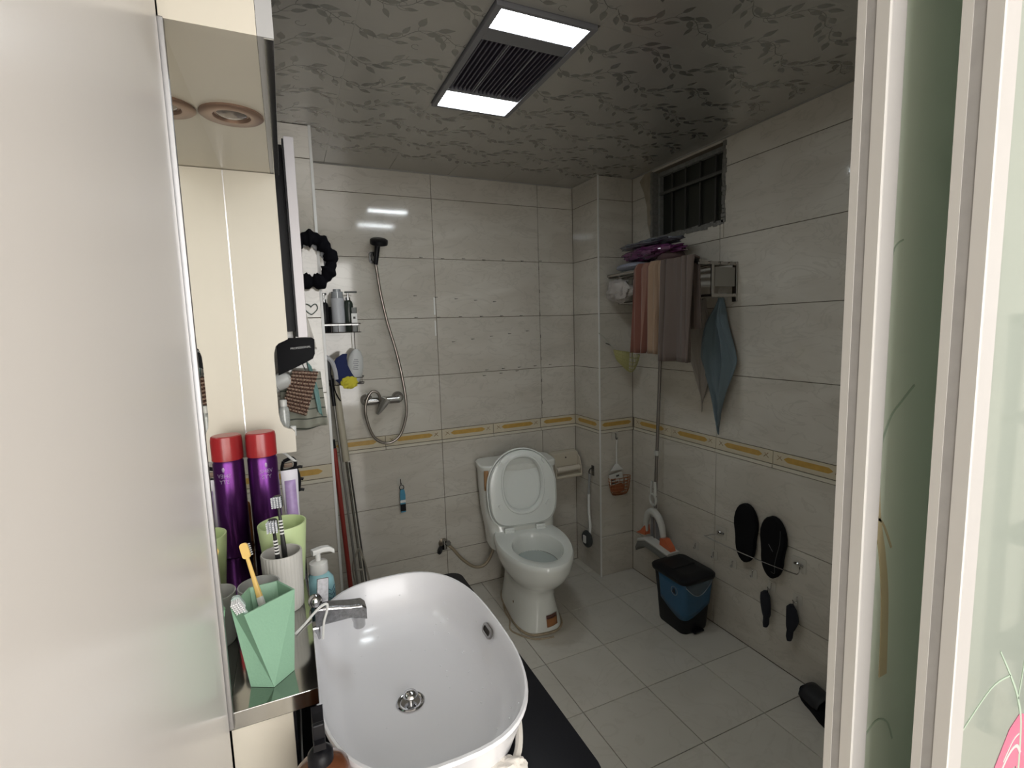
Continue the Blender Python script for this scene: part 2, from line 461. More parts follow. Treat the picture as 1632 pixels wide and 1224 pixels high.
# cut strips along the walls
def strip(x0, x1, y0, y1):
    o = part('ceiling_panel', MB().box(x0+.001, x1-.001, y0+.001, y1-.001, ZC, ZC+.006), panel_m, ce)
strip(-.15, -.08, .4, YB); 
for i, x in enumerate([-.08, .22, .52, .82, 1.12, 1.42]): strip(x, x+.3, 2.385, YB)
for j in range(-5, 2): strip(1.72, XR, 1.785+.3*j, 2.085+.3*j)
strip(1.72, XR, 2.385, YB)
mb = MB(); mb.box(XR-.006, XR+.004, .4, 2.3, ZC-.004, ZC); mb.box(.14, 1.565, YB-.006, YB+.004, ZC-.004, ZC)
struct('trim_ceiling_edge', mb, mat('edge_trim_paint', (.30, .29, .27), .5))

# ------------------------------------------------------------------ ceiling light with ventilator
cl = thing('ceiling_light_unit', 'square-cornered ceiling heater unit with two glowing panels and dark louvres', 'light', (.6675, 1.483, ZC))
fx0, fx1, fy0, fy1 = .522, .813, 1.187, 1.781
grey_fr = mat('fixture_grey', (.20, .20, .215), .35, metal=.3)
mb = MB()
mb.box(fx0, fx0+.018, fy0, fy1, ZC-.012, ZC+.03); mb.box(fx1-.018, fx1, fy0, fy1, ZC-.012, ZC+.03)
mb.box(fx0+.018, fx1-.018, fy0, fy0+.012, ZC-.012, ZC+.03); mb.box(fx0+.018, fx1-.018, fy1-.012, fy1, ZC-.012, ZC+.03)
mb.box(fx0+.018, fx1-.018, fy0+.10, fy0+.155, ZC-.009, ZC+.03)
mb.box(fx0+.018, fx1-.018, fy1-.135, fy1-.125, ZC-.009, ZC+.03)
part('frame', mb, grey_fr, cl, world=True, bevel=.001)
ledm = mat('led_panel', (.9, .95, 1), .4, emit=(.90, .97, 1.0), estr=LED)
part('light_panel', MB().box(fx0+.02, fx1-.02, fy0+.013, fy0+.099, ZC-.006, ZC-.002), ledm, cl, world=True)
part('light_panel', MB().box(fx0+.02, fx1-.02, fy1-.108, fy1-.013, ZC-.006, ZC-.002), ledm, cl, world=True)
part('grille_back', MB().box(fx0+.018, fx1-.018, fy0+.15, fy1-.12, ZC+.02, ZC+.028), mat('grille_dark', (.01, .01, .016), .6), cl, world=True)
slatm = mat('louvre_slat', (.11, .10, .135), .3, metal=.5)
gy0, gy1 = fy0+.157, fy1-.137
sme = None
for k in range(18):
    x = fx0+.026+k*.0141
    if sme is None:
        sme = MB().box(-.0022, .0022, 0, gy1-gy0, 0, .018).mesh('slat', [slatm])
    o = bpy.data.objects.new('slat', sme); C.objects.link(o); o.parent = cl
    o.location = Vector((x, gy0, ZC-.006))-Vector((.6675, 1.483, ZC))
mb = MB()
for x in (fx0+.1, fx0+.19): mb.box(x, x+.004, gy0, gy1, ZC-.008, ZC-.004)
part('grille_bar', mb, mat('bar_grey', (.3, .3, .33), .3, metal=.6), cl, world=True)

# ------------------------------------------------------------------ window
wy0, wy1, wz0, wz1 = 1.665, 2.14, 1.885, 2.225
old = mat('weathered_frame', (.20, .205, .19), .8, var=.35, vscale=60, bump=.6)
wn = thing('window_1', 'small barred ventilation window high on the right wall', 'window', (XR+.03, 1.9, wz0)); wn['kind'] = 'structure'; del wn['category']
mb = MB(); fx = XR+.035
for a, b, c, d in ((wy0, wy1, wz0, wz0+.022), (wy0, wy1, wz1-.02, wz1), (wy0, wy0+.022, wz0+.022, wz1-.02), (wy1-.022, wy1, wz0+.022, wz1-.02)):
    mb.box(fx, fx+.03, a, b, c, d)
part('window_frame', mb, old, wn, world=True, bevel=.002)
mb = MB().box(fx-.002, fx+.012, wy0+.02, wy1-.02, wz0+.225, wz0+.238)
part('crossbar', mb, mat('crossbar_grey', (.09, .09, .08), .6), wn, world=True)
for k in range(4):
    y = wy0+.095*(k+1)
    part('bar', MB().box(fx+.012, fx+.019, y-.0035, y+.0035, wz0+.02, wz1-.02), mat('bar_paint', (.055, .055, .05), .6), wn, world=True)
part('pane', MB().box(fx+.024, fx+.027, wy0+.02, wy1-.02, wz0+.02, wz1-.018), mat('dark_void_pane', (.018, .02, .015), .35, var=.5, vscale=12), wn, world=True)  # near-black colour stands in for the dark void behind the pane
mb = MB()
rnd = random.Random(3)
for k in range(26):       # crumbly mortar round the opening
    s_ = k/26
    y = wy0+(wy1-wy0)*s_
    mb.box(XR-.004, XR+.035, y, y+(wy1-wy0)/26+.002, wz0-.004-rnd.random()*.01, wz0+.006+rnd.random()*.01)
for k in range(18):
    z = wz0+(wz1-wz0)*k/18
    mb.box(XR-.004, XR+.035, wy0-.004-rnd.random()*.008, wy0+.006+rnd.random()*.006, z, z+.022)
    mb.box(XR-.003, XR+.035, wy1-.006-rnd.random()*.006, wy1+.004+rnd.random()*.008, z, z+.022)
part('mortar', mb, mat('mortar', (.19, .185, .17), .95, var=.4, vscale=70, bump=.8), wn, world=True, stuff=True)
mb = MB().prism([(2.138, 1.88), (2.146, 1.9), (2.172, 1.98), (2.175, 2.06), (2.20, 2.14), (2.235, 2.205), (2.19, 2.236), (2.138, 2.236)], 0, .0025, Matrix(((0, 0, -1, XR), (1, 0, 0, 0), (0, 1, 0, 0), (0, 0, 0, 1))))
part('broken_plaster', mb, mat('tan_plaster', (.30, .26, .20), .9, var=.2, bump=.5), wn, world=True)

# ------------------------------------------------------------------ sliding glass doors
frame_m = mat('white_door_frame', (.385, .37, .36), .45, var=.02)
gasket = mat('grey_brush_seal', (.32, .31, .30), .85, var=.15, vscale=40)
side_m = mat('lightened_frame_edge', (.53, .515, .49), .5)  # frame colour lightened to make up for less light on the edges
gm = bpy.data.materials.new('mint_glass'); gm.use_nodes = True
nt = gm.node_tree; b = nt.nodes['Principled BSDF']; out = nt.nodes['Material Output']
b.inputs['Base Color'].default_value = (.60, .72, .60, 1); b.inputs['Roughness'].default_value = .05
b.inputs['Coat Weight'].default_value = .25; b.inputs['Coat Roughness'].default_value = .01; b.inputs['IOR'].default_value = 1.45
tr = nt.nodes.new('ShaderNodeBsdfTranslucent'); tr.inputs[0].default_value = (.66, .73, .65, 1)
mx = nt.nodes.new('ShaderNodeMixShader')
tcn = nt.nodes.new('ShaderNodeTexCoord'); nzn = nt.nodes.new('ShaderNodeTexNoise'); nzn.inputs['Scale'].default_value = 3.5
mxc = nt.nodes.new('ShaderNodeMix'); mxc.data_type = 'RGBA'; mxc.inputs[6].default_value = (.31, .35, .31, 1); mxc.inputs[7].default_value = (.345, .365, .325, 1)
nt.links.new(tcn.outputs['Object'], nzn.inputs['Vector']); nt.links.new(nzn.outputs[0], mxc.inputs[0]); nt.links.new(mxc.outputs[2], b.inputs['Base Color'])
mx.inputs[0].default_value = .22
nt.links.new(b.outputs[0], mx.inputs[1]); nt.links.new(tr.outputs[0], mx.inputs[2]); nt.links.new(mx.outputs[0], out.inputs[0])
gmA = gm.copy(); gmA.name = 'lightened_mint_glass'  # same glass, colour lightened to stand in for light between the doors
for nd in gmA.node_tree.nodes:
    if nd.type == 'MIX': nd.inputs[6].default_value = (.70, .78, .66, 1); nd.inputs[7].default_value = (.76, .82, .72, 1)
def sliding(name, label, x0, x1, y0, y1, glass):
    d = thing(name, label, 'door', (x0, (y0+y1)/2, .012)); d['kind'] = 'structure'; del d['category']
    ym = (y0+y1)/2
    for xa in (x0, x1-.045):
        # stile: two edge lips in a lightened frame colour with the recessed seal between, and a stepped front face
        mb = MB()
        mb.box(xa+.004, xa+.030, y0, y1, .012, 2.08)
        lp = MB(); lp.box(xa, xa+.0038, y0, y0+(y1-y0)*.40, .012, 2.08); lp.box(xa, xa+.0038, y1-(y1-y0)*.28, y1, .012, 2.08)
        part('edge_lip', lp, side_m, d, world=True)
        mb.box(xa+.030, xa+.037, y0+.004, y1-.004, .012, 2.08)
        mb.box(xa+.037, xa+.043, y0+.007, y1-.007, .012, 2.08)
        part('stile', mb, frame_m, d, world=True, bevel=.001)
        part('seal_strip', MB().box(xa+.0008, xa+.0042, y0+(y1-y0)*.40, y1-(y1-y0)*.28, .013, 2.079), gasket, d, world=True)
    for za, zb in ((.012, .062), (2.03, 2.08)):
        part('rail', MB().box(x0+.03, x1-.03, y0+.001, y1-.001, za, zb), frame_m, d, world=True, bevel=.002)
    part('glass_pane', MB().box(x0+.036, x1-.036, ym-.003, ym+.003, .05, 2.04), glass, d, world=True)
    return d, ym-.003
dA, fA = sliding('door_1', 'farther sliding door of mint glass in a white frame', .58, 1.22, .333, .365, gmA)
dB, fB = sliding('door_2', 'nearer sliding door of mint glass painted with a pink flower', .604, 1.25, .251, .283, gm)
brown_p = mat('branch_paint', (.50, .42, .26), .3); green_p = mat('leaf_paint', (.25, .50, .30), .3); twig_p = mat('twig_paint', (.36, .45, .36), .3)
pink_p = mat('pink_paint', (.50, .13, .22), .25, var=.15, vscale=20); white_p = mat('white_paint', (.55, .48, .48), .3); blue_p = mat('blue_paint', (.16, .34, .45), .3)
def paint_on(d, y, pts, r, m, name, sub=6):
    part(name, MB().tube([(a, y, z) for a, z in pts], r, 6, sub, flat=.0), m, d, world=True)
def flat_poly(d, y, pts, m, name, t=.0004):
    M = Matrix(((1, 0, 0, 0), (0, 0, -1, y), (0, 1, 0, 0), (0, 0, 0, 1)))
    part(name, MB().prism(pts, 0, t, M), m, d, world=True)
yA = fA-.0003
def ribbon(d, y, pts, wf, m, name):
    """flat painted stroke of varying width on the pane"""
    p = spline([(a, 0, z) for a, z in pts], 6); v = []; f = []; n = len(p)
    for k in range(n):
        t = (p[min(k+1, n-1)]-p[max(k-1, 0)]).normalized(); q = Vector((-t.z, 0, t.x)); w_ = wf(k/(n-1)) if callable(wf) else wf
        for sg in (1, -1):
            for dy in (-.0005, .0002): v.append((p[k].x+q.x*w_*sg, y+dy, p[k].z+q.z*w_*sg))
    for k in range(n-1):
        a = 4*k; b_ = a+4
        f += [(a, b_, b_+2, a+2), (a+1, a+3, b_+3, b_+1), (a, a+1, b_+1, b_), (a+2, b_+2, b_+3, a+3)]
    f += [(0, 2, 3, 1), (4*n-4, 4*n-3, 4*n-1, 4*n-2)]
    part(name, MB().add(v, f), m, d, world=True)
ribbon(dA, yA, [(.66, 1.0), (.655, 1.10), (.645, 1.16), (.632, 1.21), (.626, 1.26), (.618, 1.34)], lambda t: .008-.004*t, brown_p, 'painted_branch')
ribbon(dA, yA, [(.615, 1.21), (.632, 1.212), (.645, 1.20), (.662, 1.17)], .0015, brown_p, 'painted_branch')
ribbon(dA, yA, [(.628, 1.30), (.645, 1.335), (.665, 1.352), (.69, 1.37)], .0015, twig_p, 'painted_twig')
ribbon(dA, yA, [(.62, .92), (.65, .94), (.675, .93), (.69, .90)], .0012, twig_p, 'painted_twig')
ribbon(dA, yA, [(.628, 1.50), (.634, 1.53), (.65, 1.54)], .0008, twig_p, 'painted_twig')
yB_ = fB-.0003
ribbon(dB, yB_, [(.81, .80), (.805, .93), (.79, .98), (.765, 1.02), (.735, 1.06)], lambda t: .0026-.0018*t, twig_p, 'painted_twig')
ribbon(dB, yB_, [(.765, 1.02), (.72, 1.018), (.66, .985)], .001, twig_p, 'painted_twig')
ribbon(dB, yB_, [(.79, .98), (.797, 1.02), (.80, 1.06)], .001, twig_p, 'painted_twig')
flat_poly(dB, yB_, [(.70, .80), (.715, .85), (.745, .905), (.775, .945), (.80, .958), (.822, .945), (.83, .91), (.828, .84), (.82, .80), (.805, .80), (.808, .86), (.80, .885), (.78, .885), (.755, .85), (.735, .80)], pink_p, 'painted_petal')
ribbon(dB, yB_-.0004, [(.755, .885), (.775, .908), (.795, .915), (.808, .90)], .0022, white_p, 'painted_highlight')
ribbon(dB, yB_-.0004, [(.765, .905), (.785, .925), (.80, .93)], .0012, white_p, 'painted_highlight')
flat_poly(dB, yB_, [(.652, .86), (.655, .905), (.662, .918), (.670, .917), (.674, .905), (.668, .87), (.66, .84)], mat('blush_paint', (.40, .26, .25), .3), 'painted_petal')
ribbon(dB, yB_-.0004, [(.655, .908), (.662, .918), (.670, .916), (.674, .903)], .0016, blue_p, 'painted_petal_edge')
flat_poly(dB, yB_, [(.93, 1.55), (.90, 1.60), (.865, 1.66), (.845, 1.72), (.875, 1.70), (.91, 1.66), (.95, 1.60)], green_p, 'painted_leaf')
# door surround and wall above the doors
mb = MB(); mb.box(-.15, XR+.16, .24, .37, 2.10, 2.6); mb.box(1.25, XR+.16, .24, .37, 0, 2.10)
struct('wall_front', mb, paint)
struct('trim_door_track', MB().box(XM+.01, 1.25, .246, .37, 2.08, 2.10), frame_m)
struct('trim_threshold', MB().box(XM, 1.25, .246, .37, -.02, .012), mat('threshold_stone', (.30, .29, .27), .3, var=.15), bevel=.002)

# ------------------------------------------------------------------ room behind the camera
struct('floor_hall', MB().box(-1.7, 2.5, -2.05, .246, -.1, 0), mat('hall_floor', (.55, .50, .43), .3, var=.1, vscale=4))
struct('ceiling_hall', MB().box(-1.7, 2.5, -2.05, .24, 2.6, 2.7), paint)
struct('wall_hall_back', MB().box(-1.7, 2.5, -2.15, -2.05, 0, 2.7), paint)
mb = MB(); mb.box(2.42, 2.52, -2.05, .24, 0, 2.7); mb.box(XR+.16, 2.5, .24, .34, 0, 2.7)
struct('wall_hall_right', mb, mat('darkened_hall_paint', (.52, .50, .46), .75))  # wall paint darkened to dim its reflection in the door glass
mb = MB(); mb.box(-1.7, -1.6, -2.05, -.8, 0, 2.7); mb.box(-1.6, XM-.045, -.8, -.7, 0, 2.7)
struct('wall_hall_left', mb, paint)
wf = thing('window_2', 'bright window of the room behind, with a white frame', 'window', (.95, -2.04, .9)); wf['kind'] = 'structure'; del wf['category']
mb = MB()
for a, b_, c, d in ((-1.35, 1.75, .40, .44), (-1.35, 1.75, 2.46, 2.50), (-1.35, -1.31, .44, 2.46), (1.71, 1.75, .44, 2.46)): mb.box(a, b_, -2.05, -1.99, c, d)
part('window_frame', mb, frame_m, wf, world=True)
wf = thing('window_3', 'small bright window with blinds on the right wall of the room behind', 'window', (2.41, -.56, 1.2)); wf['kind'] = 'structure'; del wf['category']
mb = MB()
for a, b_, c, d in ((-.66, -.46, 1.18, 1.21), (-.66, -.46, 1.70, 1.73), (-.66, -.64, 1.21, 1.70), (-.48, -.46, 1.21, 1.70)): mb.box(2.395, 2.42, a, b_, c, d)
part('window_frame', mb, frame_m, wf, world=True)
part('pane', MB().box(2.415, 2.4195, -.64, -.48, 1.21, 1.70), mat('daylit_pane', (.8, .9, 1), .3, emit=(.85, .93, 1), estr=2.2), wf, world=True)
for k in range(12): part('blind_slat', MB().box(2.403, 2.412, -.638, -.482, 1.22+.04*k, 1.238+.04*k), plastic_w, wf, world=True)

# dark open shelving seen only as a reflection in the door glass
sh = thing('open_shelf_unit', 'dark open shelf unit mirrored faintly in the door glass', 'shelf', (2.25, -.1, 0))
mb = MB()
for y in (-.28, .06): mb.box(2.12, 2.15, y, y+.03, 0, 1.45); mb.box(2.37, 2.40, y, y+.03, 0, 1.45)
part('post', mb, mat('shelf_steel', (.08, .08, .08), .5), sh, world=True)
for z in (.3, .7, 1.1, 1.42): part('shelf_board', MB().box(2.12, 2.40, -.28, .09, z, z+.02), mat('shelf_steel', (.08, .08, .08), .5), sh, world=True)

# ------------------------------------------------------------------ glossy panels on the left
gloss = mat('glossy_lacquer_panel', (.83, .79, .76), .22, coat=.0, var=.015, vscale=2, ior=1.3)
gloss2 = mat('glossy_cream_panel', (.78, .73, .66), .25, coat=.0, ior=1.3)
wpn = struct('wall_panel_left', MB().box(XM-.045, XM-.02, -.8, .742, 0, 2.6), plaster, 'glossy pale panels on the wall left of the mirror')
part('panel', MB().box(XM-.02, XM, .2, .735, 0.001, 2.598), gloss, wpn, bevel=.002)
part('panel', MB().box(XM-.02, XM, -.8, .197, 0.001, 2.598), gloss2, wpn, bevel=.002)

# ------------------------------------------------------------------ mirror cabinet
SZ = .93; CY0, CY1, CZ = .748, 1.41, 1.848
mc = thing('mirror_cabinet', 'open mirror niche with cream side board, downlight above and polished steel shelf', 'mirror', (XM, CY0, SZ))
part('mirror', MB().box(XM-.01, XM, CY0, CY1, SZ-.01, CZ), mirror_m, mc, world=True)
part('metal_edge', MB().box(XM-.004, XM+.0055, CY0-.008, CY0, SZ-.02, CZ-.018), mat('edge_aluminium', (.42, .42, .43), .35, metal=1), mc, world=True, bevel=.0015, label='brushed metal edge strip of the mirror')
part('corner_strip', MB().box(XM, XM+.0012, CY1-.002, CY1, SZ, CZ-.001), brushed, mc, world=True)
TOPM = Matrix(((0, 0, 1, 0), (1, 0, 0, 0), (0, 1, 0, 0), (0, 0, 0, 1)))
part('top_board', MB().prism([(CY0, CZ-.018), (CY1+.016, CZ+.002), (CY1+.016, CZ+.018), (CY0, CZ)], XM-.01, -.006, TOPM), cream, mc, world=True)
part('fascia', MB().box(XM-.0, -.006, CY0-.003, CY0+.016, CZ-.018, ZC-.002), cream, mc, world=True)
part('front_trim', MB().prism([(CY0-.003, CZ-.018), (CY1+.016, CZ+.002), (CY1+.016, ZC-.002), (CY0-.003, ZC-.002)], -.0055, .014, TOPM), mat('grey_trim', (.42, .42, .42), .3), mc, world=True)
part('steel_lip', MB().prism([(CY0-.002, CZ-.0195), (CY1+.016, CZ+.0005), (CY1+.016, CZ+.0018), (CY0-.002, CZ-.0182)], .0025, .0135, TOPM), steel, mc, world=True)
# side board with the round-cornered handhold cut out of its front edge
o_ = [(XM, CZ), (XM, 1.144), (.004, 1.144), (.004, 1.196), (-.003, 1.205), (-.012, 1.207), (-.022, 1.213), (-.029, 1.228), (-.0315, 1.25), (-.0315, 1.385), (-.0305, 1.405), (-.026, 1.422), (-.018, 1.43), (-.004, 1.436), (.004, 1.44), (.004, CZ)]
M_xz = lambda y: Matrix(((1, 0, 0, 0), (0, 0, -1, y), (0, 1, 0, 0), (0, 0, 0, 1)))
part('side_board', MB().prism(o_[::-1], 0, .016, M_xz(CY1+.016)), cream, mc, world=True, bevel=.0012)
part('bottle_ledge', MB().box(-.07, .004, CY1+.0165, CY1+.12, 1.17, 1.176), steel, mc, world=True)
part('steel_shelf', MB().box(XM, .006, CY0, CY1+.02, SZ-.026, SZ), steel, mc, world=True, bevel=.001, label='polished steel shelf carrying the tooth cups')
# downlight set in the top board
dl = (-.058, 1.035)
bronze = mat('bronze_ring', (.30, .20, .15), .35, metal=.6)
DLM = trs((dl[0], dl[1], CZ-.018+.020*(dl[1]-CY0)/(CY1+.016-CY0)), (.030, 0, 0))
mb = MB().lathe([(.050, 0), (.051, -.003), (.047, -.006), (.030, -.005), (.027, -.001), (.024, -.001)], 32, DLM, cap0=False, cap1=True)
dd = part('downlight', mb, bronze, mc, world=True, label='unlit bronze ring downlight')
part('lamp', MB().lathe([(.024, -.0015), (.018, -.004), (.008, -.007), (.001, -.0075)], 20, DLM), mat('lamp_glass', (.25, .22, .20), .1, metal=.5), dd, world=True)
# cream box housing the pipes below the shelf
part('pipe_housing', MB().box(XM, -.031, CY0+.004, CY1, .761, SZ-.027), cream, mc, world=True)
part('housing_side', MB().box(-.0308, -.027, CY0+.004, CY1, .761, SZ-.027), blackglass, mc, world=True, label='black glass side of the housing')
part('seal', MB().box(-.027, -.0245, CY0+.004, CY1, .7605, .7635), plastic_w, mc, world=True)

# ------------------------------------------------------------------ vanity, basin, tap
va = thing('vanity_cabinet', 'floor cabinet carrying the black top under the white basin', 'cabinet', (.14, .93, 0))
part('body', MB().box(XM, .372, .62, 1.26, .001, .742), cream, va, world=True)
for k in range(2):
    dr = part('door', MB().box(.3725, .388, .625+.318*k, .94+.318*k, .06, .735), cream, va, world=True, bevel=.002)
    part('handle', MB().cyl((.396, .92+.04*k, .5), (.396, .92+.04*k, .62), .004), chrome, dr, world=True)
ol = rrect(.405-XM, 1.315-.575, .035, 5); cx, cy = (.405+XM)/2, (1.315+.575)/2
ct = part('countertop', MB().prism([(x+cx, y+cy) for x, y in ol], .743, .76), blackglass, va, world=True, bevel=.001, label='black polished countertop')
bs = thing('wash_basin', 'white rounded vessel basin on the black counter', 'basin', (.168, .855, .761))
def bring(s_, z, shift=0, e=2.7): return sell(.168, .855+shift, .170*s_, .277*s_, e, 64, z)
prof = [(.55, .7615), (.70, .7625), (.80, .775), (.885, .81), (.945, .85), (.985, .875), (.997, .8815), (.990, .8865), (.972, .8865), (.957, .881), (.935, .862), (.90, .84), (.84, .818), (.73, .801), (.55, .791), (.32, .786), (.13, .7845)]
rings = [bring(s_, z, 0, 2.7 if s_ > .5 else 2.2) for s_, z in prof]
mb = MB().loft(rings, True, True)
part('bowl', mb, ceramic, bs, world=True)
mb = MB(); rnd = random.Random(12)
for k in range(70):
    i = rnd.choice((10, 11, 12, 13, 14)); q = int(rnd.gauss(4, 12)) % 64; t_ = rnd.random()
    A_, B2 = Vector(rings[i][q]), Vector(rings[i+1][q]); p_ = A_.lerp(B2, t_)
    rr_ = rnd.uniform(.0009, .0022); mb.ball((p_.x, p_.y, p_.z+.0002), rr_, rr_*rnd.uniform(.7, 1.3), rr_*.45, 8)
part('water_drops', mb, mat('water_drop', (.82, .83, .86), .03, coat=.6), bs, world=True, stuff=True)
dM = trs((.157, .838, .7855))
dn = part('drain', MB().lathe([(.0245, 0), (.0255, .0025), (.0235, .004), (.0185, .0035), (.017, .002)], 28, dM, cap1=True), chrome, bs, world=True)
part('plug', MB().lathe([(.0045, .002), (.005, .010), (.0125, .0125), (.0135, .015), (.0115, .0185), (.006, .021), (.001, .0217)], 24, dM), chrome, dn, world=True, label='domed chrome push plug')
# overflow slot on the inside wall
oM = Matrix.Translation((.3205, .868, .8585)) @ Matrix.Rotation(-PI/2+.45, 4, 'Y') @ Matrix.Rotation(PI/2, 4, 'Z')
mb = MB()
sl_o = rrect(.042, .020, .0095, 4); sl_i = rrect(.030, .010, .0048, 4)
mb.loft([[(x, y, -.002) for x, y in sl_o], [(x, y, .002) for x, y in sl_o], [(x, y, .0025) for x, y in sl_i], [(x, y, .0002) for x, y in sl_i]], True, True, True, 0, oM)
of = part('overflow_ring', mb, mat('dark_steel_ring', (.25, .24, .23), .2, metal=1), bs, world=True)
part('overflow_slot', MB().prism(sl_i, .0, .0008, oM), mat('slot_dark', (.02, .015, .012), .8), of, world=True)

tp = thing('basin_tap', 'chrome square-spouted tap reaching over the basin', 'tap', (0, .985, .9))
mb = MB(); mb.box(-.026, .02, .972, .998, .868, .896)
part('inlet_pipe', mb, chrome, tp, world=True, bevel=.004)
mb = MB()
def sp_ring(x, y, z, a, b_): return [(x, y+a*c[0], z+b_*c[1]) for c in [(-1, -.8), (-.8, -1), (.8, -1), (1, -.8), (1, .8), (.8, 1), (-.8, 1), (-1, .8)]]
mb.loft([sp_ring(.012, .985, .912, .014, .020), sp_ring(.03, .985, .914, .015, .018), (sp_ring(.075, .985, .910, .016, .013)), sp_ring(.098, .985, .905, .0165, .015), sp_ring(.106, .985, .899, .015, .013)], True, True, False)
part('spout', mb, mat('scaled_chrome', (.34, .34, .35), .2, metal=1, var=.5, vscale=160, bump=.3, bscale=200), tp, world=True, bevel=.0015)
part('aerator', MB().lathe([(.0105, 0), (.0115, .002), (.0115, .011), (.014, .018), (.015, .026)], 24, trs((.092, .985, .868))), chrome, tp, world=True)
mb = MB().lathe([(.0105, 0), (.0125, .004), (.0125, .012), (.009, .018), (.003, .021)], 24, trs((.014, .985, .934), (0, 0, 0)))
lv = part('lever_hub', mb, chrome, tp, world=True)
part('lever', MB().box(-.011, .011, -.002, .002, 0, .046, trs((.027, .992, .932), (-.15, .12, .2))), mat('worn_chrome', (.22, .22, .23), .35, metal=1, var=.4, vscale=150), tp, world=True, bevel=.001)
single('white_string', MB().tube([(-.022, .905, .9325), (-.006, .93, .9325), (.010, .952, .936), (.024, .966, .939), (.034, .970, .938), (.033, .9695, .925), (.026, .966, .905), (.022, .962, .875)], .0024, 8, 6), plastic_w, 'thin white string hooked over the base of the basin tap', 'string')

# ------------------------------------------------------------------ things on the steel shelf
def T(p): return p
hexm = mat('sage_cup_plastic', (.25, .44, .31), .45, var=.05, vscale=300, bump=.15, bscale=300)
hx = thing('tooth_cup', 'faceted sage green tooth cup nearest on the steel shelf', 'cup', (-.058, .83, SZ))
top = [(-.107, .829), (-.086, .794), (-.017, .841), (-.042, .885), (-.085, .882)]
bot = [(-.086, .795), (-.054, .778), (-.026, .806), (-.036, .846), (-.074, .852)]
def inset(P_, k, z):
    mx_ = sum(p[0] for p in P_)/len(P_); my = sum(p[1] for p in P_)/len(P_)
    return [(mx_+(p[0]-mx_)*k, my+(p[1]-my)*k, z) for p in P_]
mid = [tuple((a+b_)/2 for a, b_ in zip(p, q)) for p, q in zip(bot, top)]
mb = MB()
A, B_ = inset(bot, 1, SZ+.0005), inset(top, 1, SZ+.115)
for i in range(5):
    j = (i+1) % 5
    mb.add([A[i], A[j], B_[j], B_[i]], [(0, 1, 3), (1, 2, 3)] if i != 1 else [(0, 1, 2), (0, 2, 3)])
mb.add(A, [(4, 3, 2, 1, 0)])
I0, I1 = inset(bot, .9, SZ+.004), inset(top, .93, SZ+.115)
for i in range(5):
    j = (i+1) % 5
    mb.add([B_[i], B_[j], I1[j], I1[i]], [(0, 1, 2, 3)]); mb.add([I1[i], I1[j], I0[j], I0[i]], [(0, 1, 2, 3)])
mb.add(I0, [(0, 1, 2, 3, 4)])
part('cup_body', mb, hexm, hx, world=True)
def cup(name, label, x, y, r0, r1, h, m, flutes=0, n=40, tilt=(0, 0, 0)):
    t = thing(name, label, 'cup', (x, y, SZ), tilt)
    rings = []
    N = 96 if flutes else n
    def R_(r, i): return r*(1+(.028*math.cos(flutes*2*PI*i/N) if flutes else 0))
    prof = [(r0*.93, .0005, 0), (r0, .004, 1), (r1, h-.002, 1), (r1*.99, h, 0), (r1*.93, h, 0), (r0*.9, .006, 0), (r0*.2, .005, 0)]
    for r, z, fl_ in prof: rings.append([((R_(r, i) if fl_ else r)*math.cos(2*PI*i/N), (R_(r, i) if fl_ else r)*math.sin(2*PI*i/N), z) for i in range(N)])
    part('cup_body', MB().loft(rings, True, True), m, t)
    return t
cup('tooth_cup', 'ribbed pale grey cup holding two striped toothbrushes', -.038, 1.012, .0325, .0355, .112, mat('pale_grey_plastic', (.52, .51, .48), .4), flutes=32)
cup('tooth_cup', 'smooth grey cup between the mirror and the ribbed cup', -.0755, .945, .029, .034, .088, mat('smooth_grey_plastic', (.46, .47, .46), .4))
cup('tooth_cup', 'plain lime green tumbler behind the ribbed grey cup', -.036, 1.115, .036, .047, .132, mat('lime_plastic', (.56, .68, .36), .4))
